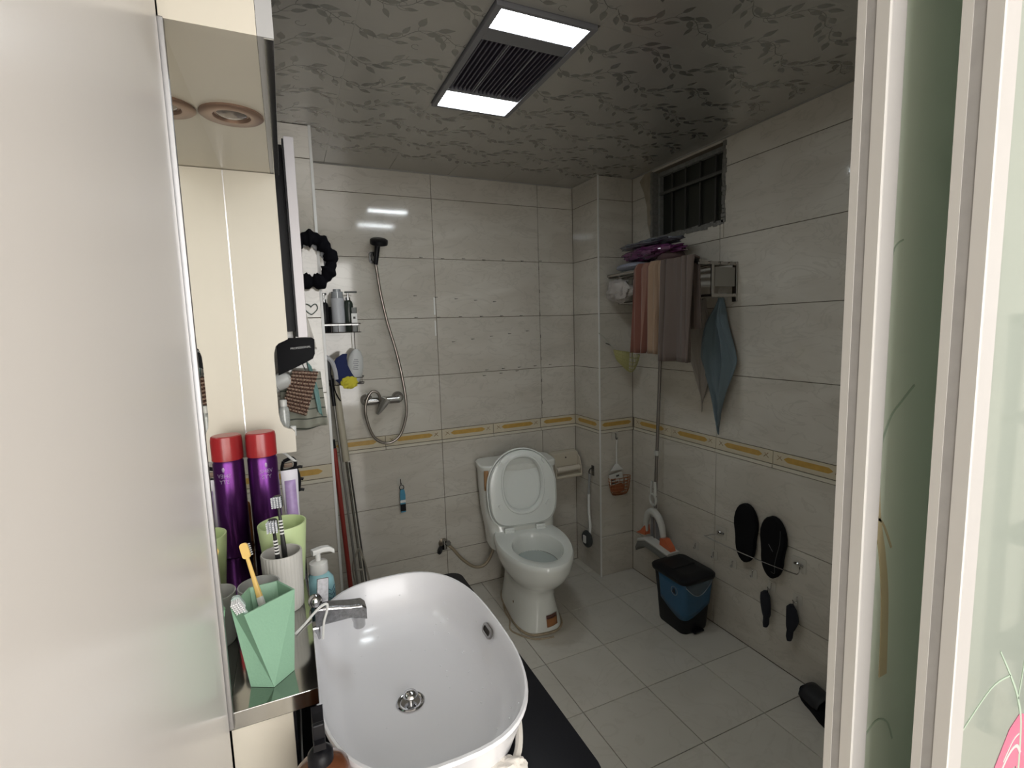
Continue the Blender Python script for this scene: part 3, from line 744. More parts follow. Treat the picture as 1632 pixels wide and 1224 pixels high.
def brush(name, label, a, b_, m_handle, m_low, bristle, stripes=False, face=(0, -1, 0), head=.026, back=False):
    """toothbrush from foot a to head tip b_, bristles towards face"""
    a, b_ = Vector(a), Vector(b_); d = (b_-a); L = d.length; z = d.normalized()
    y = -Vector(face); y = (y-z*y.dot(z)).normalized(); x = y.cross(z)
    M = Matrix((x, y, z)).transposed().to_4x4(); M.translation = a
    t = thing(name, label, 'toothbrush', a)
    hh = L-head
    part('handle', MB().loft([[(c[0]*r, c[1]*r*.8, zz) for c in [(math.cos(k*PI/4), math.sin(k*PI/4)) for k in range(8)]] for zz, r in ((0, .003), (.01, .0048), (hh*.55, .0052), (hh*.8, .0034), (hh, .003))], M=M), m_handle, t, world=True)
    if m_low: part('grip', MB().loft([[(c[0]*r, c[1]*r*.8, zz) for c in [(math.cos(k*PI/4), math.sin(k*PI/4)) for k in range(8)]] for zz, r in ((.0, .0045), (.02, .0056), (hh*.5, .0058), (hh*.56, .0054))], M=M), m_low, t, world=True)
    part('head', MB().prism([(p, q) for p, q in rrect(.0165 if stripes else .0125, head, .005, 4)], -.0022, .0022, M @ Matrix.Translation((0, 0, L-head/2)) @ Matrix.Rotation(PI/2, 4, 'X')), m_handle, t, world=True, bevel=.0008)
    mb = MB()
    for i in range(4):
        for j in range(6):
            px_ = (-.0042+.0028*i)*(1.5 if stripes else 1); pz = L-head+.004+.0036*j
            mb.cyl(M @ Vector((px_, -.002, pz)), M @ Vector((px_*1.25, -.0125, pz)), .0016 if stripes else .0012, n=5)
    part('bristles', mb, bristle, t, world=True, stuff=True)
    if stripes:
        for k in range(5):
            zz = hh*.70+k*.0062
            part('stripe', MB().loft([[(c[0]*r, c[1]*r*.82, z2) for c in [(math.cos(q*PI/4), math.sin(q*PI/4)) for q in range(8)]] for z2, r in ((zz, .0046), (zz+.0028, .0044))], M=M), plastic_w, t, world=True)
    return t
yel = mat('mustard_plastic', (.78, .52, .16), .35)
brush('toothbrush', 'mustard yellow toothbrush with white grip leaning in the sage cup', (-.052, .842, .955), (-.090, .905, 1.112), yel, plastic_w, plastic_w, face=(.1, 1, .1))
brush('toothbrush', 'grey-green toothbrush with white bristles turned up in the sage cup', (-.050, .83, .95), (-.096, .792, 1.077), mat('greygreen_plastic', (.38, .47, .44), .35), None, mat('white_bristle', (.85, .85, .86), .6), face=(-.25, -.8, .5))
zeb = mat('zebra_black', (.02, .02, .02), .35); gb = mat('grey_bristle', (.68, .70, .74), .6, var=.3, vscale=200)
brush('toothbrush', 'black and white striped toothbrush at the front of the ribbed cup', (-.040, 1.0, .945), (-.0475, .985, 1.118), zeb, None, gb, True, face=(-.2, -1, 0))
brush('toothbrush', 'black and white striped toothbrush leaning behind the front one', (-.030, 1.03, .945), (-.0385, 1.055, 1.14), zeb, None, gb, True, face=(-.3, -1, 0))
# hair spray can
can = thing('spray_can', 'purple aerosol can with red cap beside the mirror', 'can', (-.0738, 1.33, SZ))
pur = mat('purple_metal', (.10, .02, .145), .28, metal=.75)
part('can_body', MB().lathe([(.031, .0005), (.033, .003), (.033, .226), (.030, .233)], 40), pur, can)
part('cap', MB().lathe([(.0335, .234), (.0335, .280), (.032, .289), (.029, .291)], 40), mat('red_cap', (.36, .02, .025), .3, coat=.2), can)
Mc = Matrix.Identity(4)
for txt, z, s_ in (('SHEV', .196, .013), ('STY', .182, .013)):
    part('lettering', text_mb(txt, s_, Matrix.Translation((0, 0, z)) @ Matrix.Rotation(.25, 4, 'Z'), R=.0331), mat('silver_print', (.36, .27, .42), .4, metal=.4), can)
part('emblem', MB().ball((0, 0, 0), .003, .0005, .006, M=Matrix.Rotation(.25, 4, 'Z') @ Matrix.Translation((0, -.0333, .215))), mat('silver_print', (.36, .27, .42), .4), can)
ora = thing('lip_balm', 'small orange stick between the aerosol can and the mirror', 'stick', (-.1, 1.392, SZ))
part('stick', MB().lathe([(.007, .0005), (.007, .09), (.006, .1), (.003, .104)], 16), mat('orange_plastic', (.65, .22, .05), .4), ora)
tb = thing('cosmetic_tube', 'white and lilac squeeze tube standing behind the lime tumbler', 'tube', (-.018, 1.375, SZ), (0, 0, .1))
part('tube_body', MB().loft([sell(0, 0, .017, .013, 2, 24, .02), sell(0, 0, .018, .011, 2, 24, .08), sell(0, 0, .020, .004, 2, 24, .15), sell(0, 0, .020, .0012, 2.5, 24, .176)]), mat('tube_white', (.70, .68, .74), .35), tb)
part('cap', MB().lathe([(.0155, .0005), (.0155, .019), (.014, .02)], 20), plastic_w, tb)
part('lilac_label', MB().sheet(lambda u, v: ((u-.5)*.026, -.0145+.0105*v-.0006, .05+.1*v), 2, 6), mat('lilac_print', (.42, .30, .55), .4, var=.3, vscale=60), tb, solid=.0004)

# ------------------------------------------------------------------ pump bottles by the basin
def pump(name, label, loc, rot, R_, H, mbody, mcap, k=1.0, neck=.014, spout_dir=0):
    t = thing(name, label, 'bottle', loc, (0, 0, rot))
    part('bottle_body', MB().lathe([(R_*.92, .0005), (R_, .006), (R_, H*.72), (R_*.93, H*.86), (R_*.6, H*.96), (neck, H)], 32), mbody, t)
    part('pump_collar', MB().lathe([(neck+.006, H-.004), (neck+.007, H), (neck+.006, H+.02), (neck*.7, H+.024)], 24), mcap, t)
    part('pump_stem', MB().lathe([(.006, H+.02), (.006, H+.042)], 12), mcap, t)
    part('pump_head', MB().loft([[(x, c[0]*.009, H+.046+c[1]*.006+dz) for c in [(-1, -1), (1, -1), (1, 1), (-1, 1)]] for x, dz in ((-.013, 0), (.01, .002), (.026, -.001), (.036, -.009))], smooth=False), mcap, t, bevel=.003)
    return t
bb = pump('soap_bottle', 'pale blue pump bottle with white pump behind the tap', (.030, 1.195, .7605), .3, .033, .145, mat('pale_blue_liquid', (.34, .62, .68), .2, coat=.3), plastic_w)
part('lettering', text_mb('MLLE', .012, Matrix.Translation((0, 0, .06)) @ Matrix.Rotation(.6, 4, 'Z'), R=.0331), mat('navy_print', (.04, .10, .2), .4), bb)
mb = MB()
for k in range(3): mb.tube([(.0335*math.sin(a), -.0335*math.cos(a), .085+.01*k+.004*math.sin(a*9)) for a in (.25, .4, .55, .7, .85, 1.0)], .0007, 5, 4)
part('printed_scribble', mb, mat('navy_print', (.04, .10, .2), .4), bb)
amber = mat('amber_glass', (.13, .045, .02), .12, coat=.5)
br = thing('lotion_bottle', 'brown amber bottle with black pump in front of the basin', 'bottle', (.001, .643, .7605), (0, 0, 0))
part('bottle_body', MB().lathe([(.033, .0005), (.036, .006), (.036, .118), (.034, .129), (.026, .138), (.014, .143)], 32), amber, br)
part('pump_collar', MB().lathe([(.0155, .134), (.0160, .138), (.0155, .154), (.013, .157), (.009, .160), (.006, .161)], 24), plastic_k, br)
part('pump_stem', MB().lathe([(.0065, .160), (.006, .170)], 14), plastic_k, br)
part('pump_head', MB().loft([[(c[0]*.0075, y+0, z+c[1]*.0045) for c in [(-1, -1), (1, -1), (1, 1), (-1, 1)]] for y, z in ((-.012, .170), (.012, .176), (.028, .183), (.036, .188))], smooth=False), plastic_k, br, bevel=.002)
part('backplate', MB().box(-.0075, .0075, -.005, .002, .165, .196), plastic_k, br, bevel=.002)
# crumpled white cloth hanging over the counter edge at the near side of the basin
def crumple(cx, cy, cz, rx, ry, rz, seed, n=40, amp=.16):
    rnd = random.Random(seed); ws = [(Vector((rnd.uniform(-1, 1), rnd.uniform(-1, 1), rnd.uniform(-1, 1))).normalized()*rnd.uniform(3, 9), rnd.uniform(0, 6)) for _ in range(14)]
    mb = MB(); rings = []
    for j in range(1, n//2):
        t = PI*j/(n//2); r = []
        for i in range(n):
            a = 2*PI*i/n; d = Vector((math.sin(t)*math.cos(a), math.sin(t)*math.sin(a), -math.cos(t)))
            k = 1+amp*sum(abs(math.sin(d.dot(q)+ph))-.6 for q, ph in ws)/5
            r.append((cx+rx*d.x*k, cy+ry*d.y*k, cz+rz*d.z*k))
        rings.append(r)
    mb.loft(rings, True, True)
    return mb
cloth_w = mat('white_cotton', (.74, .70, .64), .9, sheen=.3, bump=.3, bscale=400)
single('white_cloth', crumple(.240, .612, .800, .040, .022, .026, 5, 48, .34), cloth_w, 'crumpled white cloth pressed against the near side of the basin', 'cloth')
single('white_band', MB().tube([(.258, .618, .80), (.284, .648, .803), (.306, .70, .808), (.3165, .76, .812), (.3205, .84, .812), (.319, .90, .808)], .006, 8, 6), cloth_w, 'white fabric band lying along the right side of the basin', 'cloth')

# ------------------------------------------------------------------ hanging on the left pier
YP = 2.13
wire = mat('hook_wire', (.25, .25, .25), .3, metal=.9)
md = thing('wall_cabinet', 'black-faced narrow wall cabinet with an aluminium edge behind the mirror niche', 'cabinet', (.04, 1.6, 1.44))
part('door_panel', MB().box(.026, .030, 1.452, 1.80, 1.445, 1.95), mat('black_glass', (.012, .012, .014), .4, ior=1.25), md, world=True)
part('door_frame', MB().box(.0301, .054, 1.448, 1.80, 1.443, 1.955), mat('aluminium_edge', (.47, .45, .465), .45, metal=.3), md, world=True, bevel=.001)
part('cabinet_body', MB().box(-.149, .0255, 1.50, 1.80, 1.46, 1.95), mat('black_glass', (.012, .012, .014), .4, ior=1.25), md, world=True)
# black ruffled headband on a hook
def ruffle(c, R_, r, n, m_, name, label, amp):
    rnd = random.Random(n); rings = []; N = 96
    for k in range(N):
        a = 2*PI*k/N; rr = r*(1+amp*math.sin(a*n)+amp*.5*math.sin(a*n*2.3+1)); Rk = R_*(1+.03*math.sin(a*n*.7))
        rings.append([(c[0]+(Rk+rr*math.cos(t))*math.cos(a), c[1]+rr*.8*math.sin(t), c[2]+1.15*(Rk+rr*math.cos(t))*math.sin(a)) for t in [2*PI*i/12 for i in range(12)]])
    o = single(name, MB().loft(rings, False, False, loop=True), m_, label, 'headband')
    return o
ruffle((.108, 2.085, 1.73), .072, .024, 9, mat('black_velvet', (.004, .004, .006), .9, ior=1.2), 'headband', 'puffy black ruffled headband hanging on the tiled pier', .22)
ruffle((.098, 2.118, 1.72), .066, .008, 15, mat('silver_fabric', (.45, .46, .48), .6), 'headband', 'thin silvery white headband hung inside the black one', .2)
def hook(loc, label, kind='j', s_=1.0, m_=chrome, face=(0, -1, 0), group=None, plate=None):
    """adhesive hook: clear plate on the wall and a bent wire"""
    f_ = Vector(face); al = Vector((0, 0, 1)).cross(f_)
    M = Matrix((al, f_*-1, Vector((0, 0, 1)))).transposed().to_4x4(); M.translation = Vector(loc)
    t = thing('wall_hook', label, 'hook', loc, group=group)
    part('backplate', MB().prism(rrect(.046*s_, .05*s_, .006*s_, 3), 0, .0015, M @ Matrix.Rotation(PI/2, 4, 'X')), plate or mat('clear_plate', (.50, .48, .43), .1, coat=.5), t, world=True)
    pts = [(0, -.001, .012), (0, -.006, .013), (0, -.008, .004), (0, -.008, -.012), (0, -.014, -.018), (0, -.020, -.012), (0, -.020, -.006)]
    part('hook_wire', MB().tube([M @ Vector((x*s_, y*s_, z*s_)) for x, y, z in pts], .0022*s_, 8, 4), m_, t, world=True)
    return t
hook((.108, YP-.0005, 1.83), 'clear adhesive hook carrying the black headband', s_=.9)
mb = MB().tube([(.098+.02*sx, 2.112, 1.55+.02*sz) for sx, sz in ((0, -1.2), (.7, -.7), (1.2, 0), (.9, .8), (.3, .6), (0, .3), (-.3, .6), (-.9, .8), (-1.2, 0), (-.7, -.7))], .0018, 8, 5, closed=True)
mb.box(.096, .100, 2.112, 2.1295, 1.553, 1.558)
single('heart_hook', mb, mat('green_wire', (.12, .16, .14), .4, metal=.5), 'heart-shaped wire hook below the black headband', 'hook')
# black pouch with white lettering
pch = thing('hair_dryer_case', 'black case with a line of white lettering hanging on the pier', 'case', (.03, 2.06, 1.37))
mb = MB()
pol = [(-.035, 1.30), (.0, 1.315), (.06, 1.342), (.088, 1.357), (.096, 1.375), (.098, 1.43), (.088, 1.437), (-.02, 1.437), (-.035, 1.42)]
mb.prism(pol, -.0, .06, M_xz(2.10))
part('case_body', mb, mat('case_black', (.006, .006, .008), .55, ior=1.25), pch, world=True, bevel=.006)
part('lettering', text_mb('PROFESSIONAL', .0105, Matrix.Translation((.048, 2.0395, 1.397)) @ Matrix.Rotation(-.08, 4, 'Y')), plastic_w, pch, world=True)
mb = MB().cyl((.03, 2.07, 1.435), (.03, 2.1295, 1.46), .004)
part('loop', mb, plastic_k, pch, world=True)
# hair dryer nozzle (white)
hd = thing('hair_dryer', 'white rounded hair dryer end under the black case', 'dryer', (-.02, 2.06, 1.28), (0, 0, 0))
part('nozzle', MB().loft([sell(0, 0, .030, .026, 2, 24, -.03), sell(0, 0, .033, .028, 2, 24, 0), sell(0, 0, .026, .024, 2, 24, .02), sell(0, 0, .01, .01, 2, 24, .028)], M=trs((0, 0, 0), (0, 1.15, 0))), plastic_w, hd)
part('body', MB().cyl((-.028, 0, -.014), (-.075, 0, -.035), .031, .036, 24), plastic_w, hd)
part('grip', MB().cyl((-.06, .02, -.03), (-.07, .069, .03), .011, .012, 12), plastic_k, hd)
# woven loofah basket
wv = thing('woven_sponge', 'coarse brown and beige woven bath sponge hanging on the pier', 'sponge', (.045, 2.06, 1.22))
def wpt(u, v):
    x = -.005+.088*u+.012*v; z = 1.165+.15*v+.012*u-.025*u*(1-v)
    x2 = x*math.cos(.25)+(z-1.24)*math.sin(.25); z2 = 1.24-x*math.sin(.25)+(z-1.24)*math.cos(.25)
    return Vector((x2-.01, 2.05-.014*math.sin(PI*u)*math.sin(PI*v), z2+.004))
mbA, mbB = MB(), MB()
part('core', MB().sheet(lambda u, v: wpt(u, v)+Vector((0, .006, 0)), 6, 8), mat('dark_weave', (.09, .055, .04), .95), wv, world=True, solid=.01)
for k in range(12):
    v = (k+.5)/12
    mbA.tube([wpt(i/16, v)+Vector((0, -.006 if (i+k) % 2 else .002, .0)) for i in range(17)], .0036, 5, 2)
for k in range(9):
    u = (k+.5)/9
    mbB.tube([wpt(u, i/14)+Vector((0, -.005 if (i+k) % 2 == 0 else .002, 0)) for i in range(15)], .0026, 5, 2)
part('beige_strands', mbA, mat('beige_cord', (.50, .36, .27), .9), wv, world=True, stuff=True)
part('brown_strands', mbB, mat('brown_cord', (.16, .08, .06), .9), wv, world=True, stuff=True)
part('hanging_loop', MB().tube([wpt(.5, 1), (.05, 2.07, 1.34), (.05, 2.1, 1.36), (.05, 2.129, 1.37)], .0015, 6, 4), wire, wv, world=True)
# striped towel
def stripe_mat(name, base, line, scale, w_, axis='Z', rough=.95):
    m, nt, b = node_mat(name); N = nt.nodes.new; L = nt.links.new
    tc = N('ShaderNodeTexCoord'); sx = N('ShaderNodeSeparateXYZ'); L(tc.outputs['Object'], sx.inputs[0])
    m1 = N('ShaderNodeMath'); m1.operation = 'MULTIPLY'; m1.inputs[1].default_value = scale; L(sx.outputs[axis], m1.inputs[0])
    m2 = N('ShaderNodeMath'); m2.operation = 'FRACT'; L(m1.outputs[0], m2.inputs[0])
    m3 = N('ShaderNodeMath'); m3.operation = 'LESS_THAN'; m3.inputs[1].default_value = w_; L(m2.outputs[0], m3.inputs[0])
    mx = N('ShaderNodeMix'); mx.data_type = 'RGBA'; mx.inputs[6].default_value = (*base, 1); mx.inputs[7].default_value = (*line, 1)
    L(m3.outputs[0], mx.inputs[0]); L(mx.outputs[2], b.inputs['Base Color']); b.inputs['Roughness'].default_value = rough
    nb = N('ShaderNodeTexNoise'); nb.inputs['Scale'].default_value = 500; bp = N('ShaderNodeBump'); bp.inputs['Strength'].default_value = .4; bp.inputs['Distance'].default_value = .002
    L(tc.outputs['Object'], nb.inputs['Vector']); L(nb.outputs[0], bp.inputs['Height']); L(bp.outputs[0], b.inputs['Normal'])
    return m
single('hand_towel', MB().sheet(lambda u, v: (-.035+.150*u+.012*v*u, 2.108-.010*math.sin(u*11+v*2)*(.4+v), 1.30-.235*v+.02*u*(v)), 24, 14), stripe_mat('striped_towel', (.36, .36, .30), (.10, .11, .09), 26, .14), 'green-grey towel with dark stripes hanging lowest on the pier', 'towel', solid=.004)
tg = mat('teal_net', (.22, .38, .36), .8)
mb = MB().sheet(lambda u, v: (.066+.028*v+.022*u*(1-.6*abs(v-.5)), 2.088-.006*math.sin(u*6), 1.345-.20*v-.02*u), 6, 16)
single('teal_net_cloth', mb, tg, 'narrow teal cloth hanging beside the striped towel', 'cloth', solid=.002)
mb = MB().sheet(lambda u, v: (.070+.030*u*(.3+v), 2.118-.004*math.sin(u*5+v*3), 1.53-.14*v), 5, 10)
single('white_cloth_strip', mb, cloth_w, 'small white cloth hanging above the black case', 'cloth', solid=.002)
# clear bottle on the ledge behind the side board
cb = thing('clear_bottle', 'small clear ribbed bottle behind the notch of the side board', 'bottle', (-.020, 1.475, 1.1765))
clr = mat('clear_plastic', (.55, .57, .55), .08, coat=.6, var=.35, vscale=160, trans=.35)
part('bottle_body', MB().lathe([(.012, .0005), (.014, .004), (.0135, .03), (.0145, .05), (.0135, .07), (.012, .078), (.008, .082)], 20), clr, cb)
part('cap', MB().lathe([(.009, .082), (.0095, .098), (.008, .1)], 16), mat('clear_cap', (.6, .6, .57), .15), cb)
wj = thing('white_jar', 'small white pot beside the clear ribbed bottle', 'jar', (-.0005, 1.46, 1.1765))
part('pot', MB().lathe([(.007, .0005), (.008, .002), (.008, .026), (.007, .028)], 16), plastic_w, wj)
# rod with the black claw clip
cr_ = thing('hook_rod', 'thin white rod sticking out under the cream side board', 'rod', (-.02, 1.418, 1.13))
part('rod', MB().tube([(-.028, 1.4185, 1.1435), (-.022, 1.43, 1.135), (-.010, 1.445, 1.118), (.0, 1.452, 1.108)], .0035, 8, 4), plastic_w, cr_, world=True)
cc = thing('claw_clip', 'black claw hair clip hanging on the white rod', 'clip', (-.005, 1.452, 1.06), (0, 0, 0))
mb = MB()
mb.tube([(-.026, 0, .052), (-.004, 0, .058), (.004, 0, .045)], .005, 6, 5)
mb.tube([(-.026, 0, .052), (-.030, 0, .028), (-.002, 0, .030), (.004, 0, .045)], .0045, 6, 5)
part('frame', mb, plastic_k, cc)
part('spring', MB().box(-.026, -.004, -.004, .004, .034, .046), mat('spring_brass', (.28, .21, .16), .4, metal=.6), cc, bevel=.002)
part('jaw', MB().tube([(0, 0, .034), (.006, 0, .015), (.008, 0, -.01), (.004, 0, -.035)], .0062, 8, 5), plastic_k, cc)
for z in (.030, -.004, -.034):
    part('tooth', MB().tube([(.004, 0, z), (.013, 0, z+.002), (.020, 0, z+.0)], .0040, 7, 4), plastic_k, cc)

# ------------------------------------------------------------------ corner caddy with bottles
cd = thing('wire_caddy', 'two-tier black wire caddy fixed beside the shower', 'rack', (.22, 2.45, 1.23))
cw = mat('caddy_wire', (.05, .04, .035), .4, metal=.6)
for z, h in ((1.452, .040), (1.212, .03)):
    mb = MB()
    for zz in (z, z+h):
        mb.tube([(.146, 2.40, zz), (.30, 2.40, zz), (.314, 2.412, zz), (.316, 2.50, zz), (.146, 2.50, zz)], .0022, 6, 3)
    for x in (.16, .19, .22, .25, .28, .31): mb.cyl((x, 2.40, z), (x, 2.40, z+h), .0012, n=6)
    for y in (2.42, 2.44, 2.46, 2.48): mb.cyl((.146, y, z), (.315, y, z), .0012, n=6)
    part('basket_tier', mb, cw, cd, world=True)
part('tier_rail', MB().box(.146, .31, 2.399, 2.4015, 1.484, 1.491), mat('rail_grey', (.4, .4, .4), .3, metal=.6), cd, world=True)
mb = MB(); mb.cyl((.30, 2.50, 1.20), (.30, 2.50, 1.50), .002, n=6); mb.cyl((.15, 2.50, 1.20), (.15, 2.50, 1.50), .002, n=6); mb.box(.1435, .150, 2.42, 2.50, 1.45, 1.50); mb.box(.1435, .150, 2.42, 2.50, 1.21, 1.25)
part('upright', mb, cw, cd, world=True)
cb_z = 1.4535
def bottle(name, label, x, y, prof, m_, z=cb_z, cap=None, n=24):
    t = thing(name, label, 'bottle', (x, y, z))
    part('bottle_body', MB().lathe(prof, n), m_, t)
    return t
t = bottle('shampoo_bottle', 'slim black pump bottle at the left end of the caddy', .170, 2.445, [(.0165, .0005), (.018, .003), (.018, .12), (.015, .132), (.008, .138)], plastic_k)
part('pump', MB().lathe([(.010, .137), (.010, .150), (.004, .152), (.004, .168), (.010, .169), (.010, .176)], 14), chrome, t)
part('pump_head', MB().box(-.026, .012, -.006, .006, .170, .179), plastic_k, t, bevel=.002)
bottle('shampoo_bottle', 'short black bottle tucked behind the slim pump bottle', .200, 2.475, [(.016, .0005), (.016, .11), (.012, .118)], plastic_k)
t = bottle('shampoo_bottle', 'large white pump bottle with clear cap in the middle of the caddy', .228, 2.445, [(.0265, .0005), (.029, .003), (.029, .150), (.027, .155)], mat('milky_white', (.50, .51, .54), .35))
part('clear_cap', MB().lathe([(.0265, .1555), (.0255, .185), (.017, .187), (.017, .196), (.003, .197)], 24), mat('clear_pump_cap', (.34, .36, .38), .12, coat=.5), t)
t = bottle('shampoo_bottle', 'dark green pump bottle with white label at the right of the caddy', .276, 2.455, [(.019, .0005), (.021, .003), (.021, .13), (.017, .142), (.009, .148)], mat('dark_green_plastic', (.025, .035, .028), .3))
part('pump', MB().lathe([(.011, .147), (.011, .16), (.004, .162), (.004, .18)], 14), chrome, t)
part('pump_head', MB().box(-.014, .042, -.007, .007, .180, .188, trs((0, 0, 0), (0, .0, -.15))), mat('dark_green_plastic', (.025, .035, .028), .3), t, bevel=.002)
t = thing('shampoo_bottle', 'small flat dark bottle with white printed label at the right front of the caddy', 'bottle', (.295, 2.425, cb_z))
part('bottle_body', MB().prism(rrect(.026, .016, .004, 3), .0005, .112), mat('dark_green_plastic', (.025, .035, .028), .3), t)
part('label', MB().box(-.0128, .0128, -.0086, -.0081, .028, .085), plastic_w, t)
part('printed_mark', MB().box(-.005, .005, -.0090, -.0086, .060, .070), ink, t)
part('printed_mark', MB().box(-.007, .008, -.0090, -.0086, .033, .040), ink, t)
ob_ = thing('body_wash_bottle', 'white oval body wash bottle standing in the lower caddy tier', 'bottle', (.282, 2.47, 1.2145), (0, .12, 0))
part('bottle_body', MB().loft([sell(0, 0, .022, .014, 2.2, 24, .0005), sell(0, 0, .034, .018, 2.2, 24, .03), sell(0, 0, .038, .019, 2.2, 24, .075), sell(0, 0, .033, .017, 2.2, 24, .12), sell(0, 0, .020, .012, 2.2, 24, .148), sell(0, 0, .008, .006, 2, 24, .158)]), mat('offwhite_bottle', (.56, .57, .56), .35), ob_)
mb = MB()
for k in range(6): mb.box(-.014+.002*(k % 3), .012-.003*(k % 2), -.0200, -.0192, .062+.009*k, .0655+.009*k)
part('label_print', mb, mat('grey_print', (.22, .22, .24), .5), ob_)
mb = MB().loft([[(.205+c[0]*.030*k+dx, 2.395+c[1]*.010*k, z) for c in [(math.cos(q*PI/6), math.sin(q*PI/6)) for q in range(12)]] for z, k, dx in ((1.355, .35, .035), (1.335, .8, .018), (1.30, 1.1, .012), (1.265, 1.25, .022), (1.235, 1.5, .032), (1.215, 1.1, .040))])
single('navy_cloth', mb, mat('navy_fabric', (.012, .02, .09), .9, var=.2, sheen=.2), 'navy blue cloth stuffed into the lower caddy tier', 'cloth')
single('yellow_sponge', crumple(.250, 2.378, 1.222, .033, .013, .026, 19, 44, .5), mat('yellow_sponge', (.62, .55, .05), .95, bump=.6, bscale=250), 'bright yellow sponge below the navy cloth', 'sponge')
bk = thing('scrub_brush', 'grey scrubbing brush with a black strap hanging from the caddy', 'brush', (.165, 2.40, 1.28))
part('brush_back', MB().tube([(.155, 2.392, 1.345), (.178, 2.392, 1.325), (.192, 2.392, 1.285), (.196, 2.392, 1.24)], .011, 8, 5), mat('brush_grey', (.48, .48, .50), .5), bk, world=True)
part('bristle_block', MB().box(.146, .176, 2.386, 2.398, 1.235, 1.33), plastic_k, bk, world=True, bevel=.005)
part('strap', MB().tube([(.182, 2.392, 1.245), (.184, 2.388, 1.20), (.194, 2.388, 1.165), (.207, 2.388, 1.14)], .003, 6, 5), plastic_k, bk, world=True)

# ------------------------------------------------------------------ shower
sh_ = thing('shower_set', 'black hand shower on its holder with looping steel hose', 'shower', (.42, YB, 1.82))
dark_c = mat('dark_chrome', (.16, .16, .16), .2, metal=.9)
part('wall_bracket', MB().prism([(x+.413, z+1.812) for x, z in rrect(.030, .055, .012, 4)], 0, .012, M_xz(YB-.0005)), dark_c, sh_, world=True)
part('holder_clip', MB().cyl((.42, 2.548, 1.805), (.425, 2.512, 1.822), .014, .017, 18), dark_c, sh_, world=True)
part('handle', MB().cyl((.422, 2.512, 1.775), (.432, 2.492, 1.862), .0105, .0135, 18), plastic_k, sh_, world=True)
hM = Matrix.Translation((.436, 2.468, 1.876)) @ Matrix.Rotation(.42, 4, 'X')
part('spray_head', MB().lathe([(.034, -.014), (.0405, -.012), (.042, -.002), (.041, .008), (.034, .013), (.015, .016)], 36, hM), plastic_k, sh_, world=True)
part('nozzle_plate', MB().lathe([(.020, -.0165), (.022, -.0142)], 28, hM), mat('nozzle_grey', (.10, .10, .11), .3), sh_, world=True)
hose = [(.422, 2.512, 1.775), (.428, 2.512, 1.72), (.438, 2.512, 1.629), (.463, 2.512, 1.49), (.495, 2.512, 1.36), (.518, 2.500, 1.22), (.528, 2.490, 1.10), (.524, 2.490, 1.02), (.488, 2.494, .925), (.424, 2.496, .893), (.36, 2.494, .935), (.329, 2.490, 1.04), (.334, 2.490, 1.11), (.362, 2.490, 1.158), (.392, 2.490, 1.150), (.402, 2.494, 1.12), (.402, 2.502, 1.105)]
part('hose', MB().tube(hose, lambda t: .0068, 10, 10), mat('hose_steel', (.30, .27, .24), .3, metal=.9, bump=.5, bscale=30), sh_, world=True)
mv = thing('shower_mixer', 'chrome shower mixer with a drooping lever', 'mixer', (.42, YB-.0, 1.105))
ch2 = mat('dull_chrome', (.36, .35, .34), .22, metal=1)
part('body', MB().cyl((.345, 2.522, 1.107), (.50, 2.522, 1.107), .019, n=22), ch2, mv, world=True, bevel=.003)
for x in (.345, .50):
    part('escutcheon', MB().lathe([(.030, 0), (.030, .005), (.022, .014), (.014, .03), (.014, .04)], 26, Matrix.Translation((x, YB-.0005, 1.113)) @ Matrix.Rotation(PI/2, 4, 'X')), ch2, mv, world=True)
part('cartridge', MB().cyl((.425, 2.528, 1.108), (.425, 2.488, 1.10), .021, .018, 22), ch2, mv, world=True, bevel=.003)
part('lever', MB().loft([sell(0, 0, .017, .008, 2.4, 16, 0), sell(0, 0, .0165, .007, 2.4, 16, .02), sell(0, 0, .011, .005, 2.4, 16, .052), sell(0, 0, .006, .004, 2.4, 16, .068)], M=Matrix.Translation((.430, 2.478, 1.118)) @ Matrix.Rotation(PI+.55, 4, 'Y') @ Matrix.Rotation(-.25, 4, 'X') @ Matrix.Scale(1.3, 4)), mat('lever_chrome', (.62, .62, .62), .25, metal=1), mv, world=True)

# ------------------------------------------------------------------ mops leaning in the corner of the shower
def lean(name, label, cat, segs, group=None):
    t = thing(name, label, cat, segs[0][1])
    for nm, a, b_, r, m_ in segs: part(nm, MB().cyl(a, b_, r, n=12), m_, t, world=True)
    return t
mopA = lean('flat_mop', 'cream-handled mop leaning at the pier with steel lower pole', 'mop', [('steel_pole', (.262, 2.40, .10), (.216, 2.415, .86), .0065, steel), ('handle_tube', (.2165, 2.415, .85), (.185, 2.43, 1.33), .0165, mat('cream_tube', (.40, .365, .28), .5)), ('pull_rod', (.278, 2.385, .10), (.228, 2.40, .845), .004, dark_c)])
part('mop_plate', MB().box(.215, .325, 2.31, 2.46, .055, .085), mat('mop_grey', (.3, .3, .3), .5), mopA, world=True, bevel=.006)
part('mop_pad', MB().box(.21, .33, 2.30, 2.47, .0005, .055), mat('mop_pad', (.28, .25, .22), .95, bump=1, bscale=120), mopA, world=True, bevel=.012)
mb = MB()
mb.tube([(.262, 2.395, .10), (.225, 2.395, .22), (.212, 2.395, .34), (.242, 2.395, .42)], .005, 6, 5); mb.tube([(.262, 2.39, .10), (.288, 2.39, .19), (.276, 2.39, .30), (.25, 2.39, .42)], .005, 6, 5); mb.cyl((.215, 2.392, .32), (.276, 2.392, .31), .005)
part('squeeze_frame', mb, mat('squeeze_cream', (.33, .30, .25), .5), mopA, world=True)
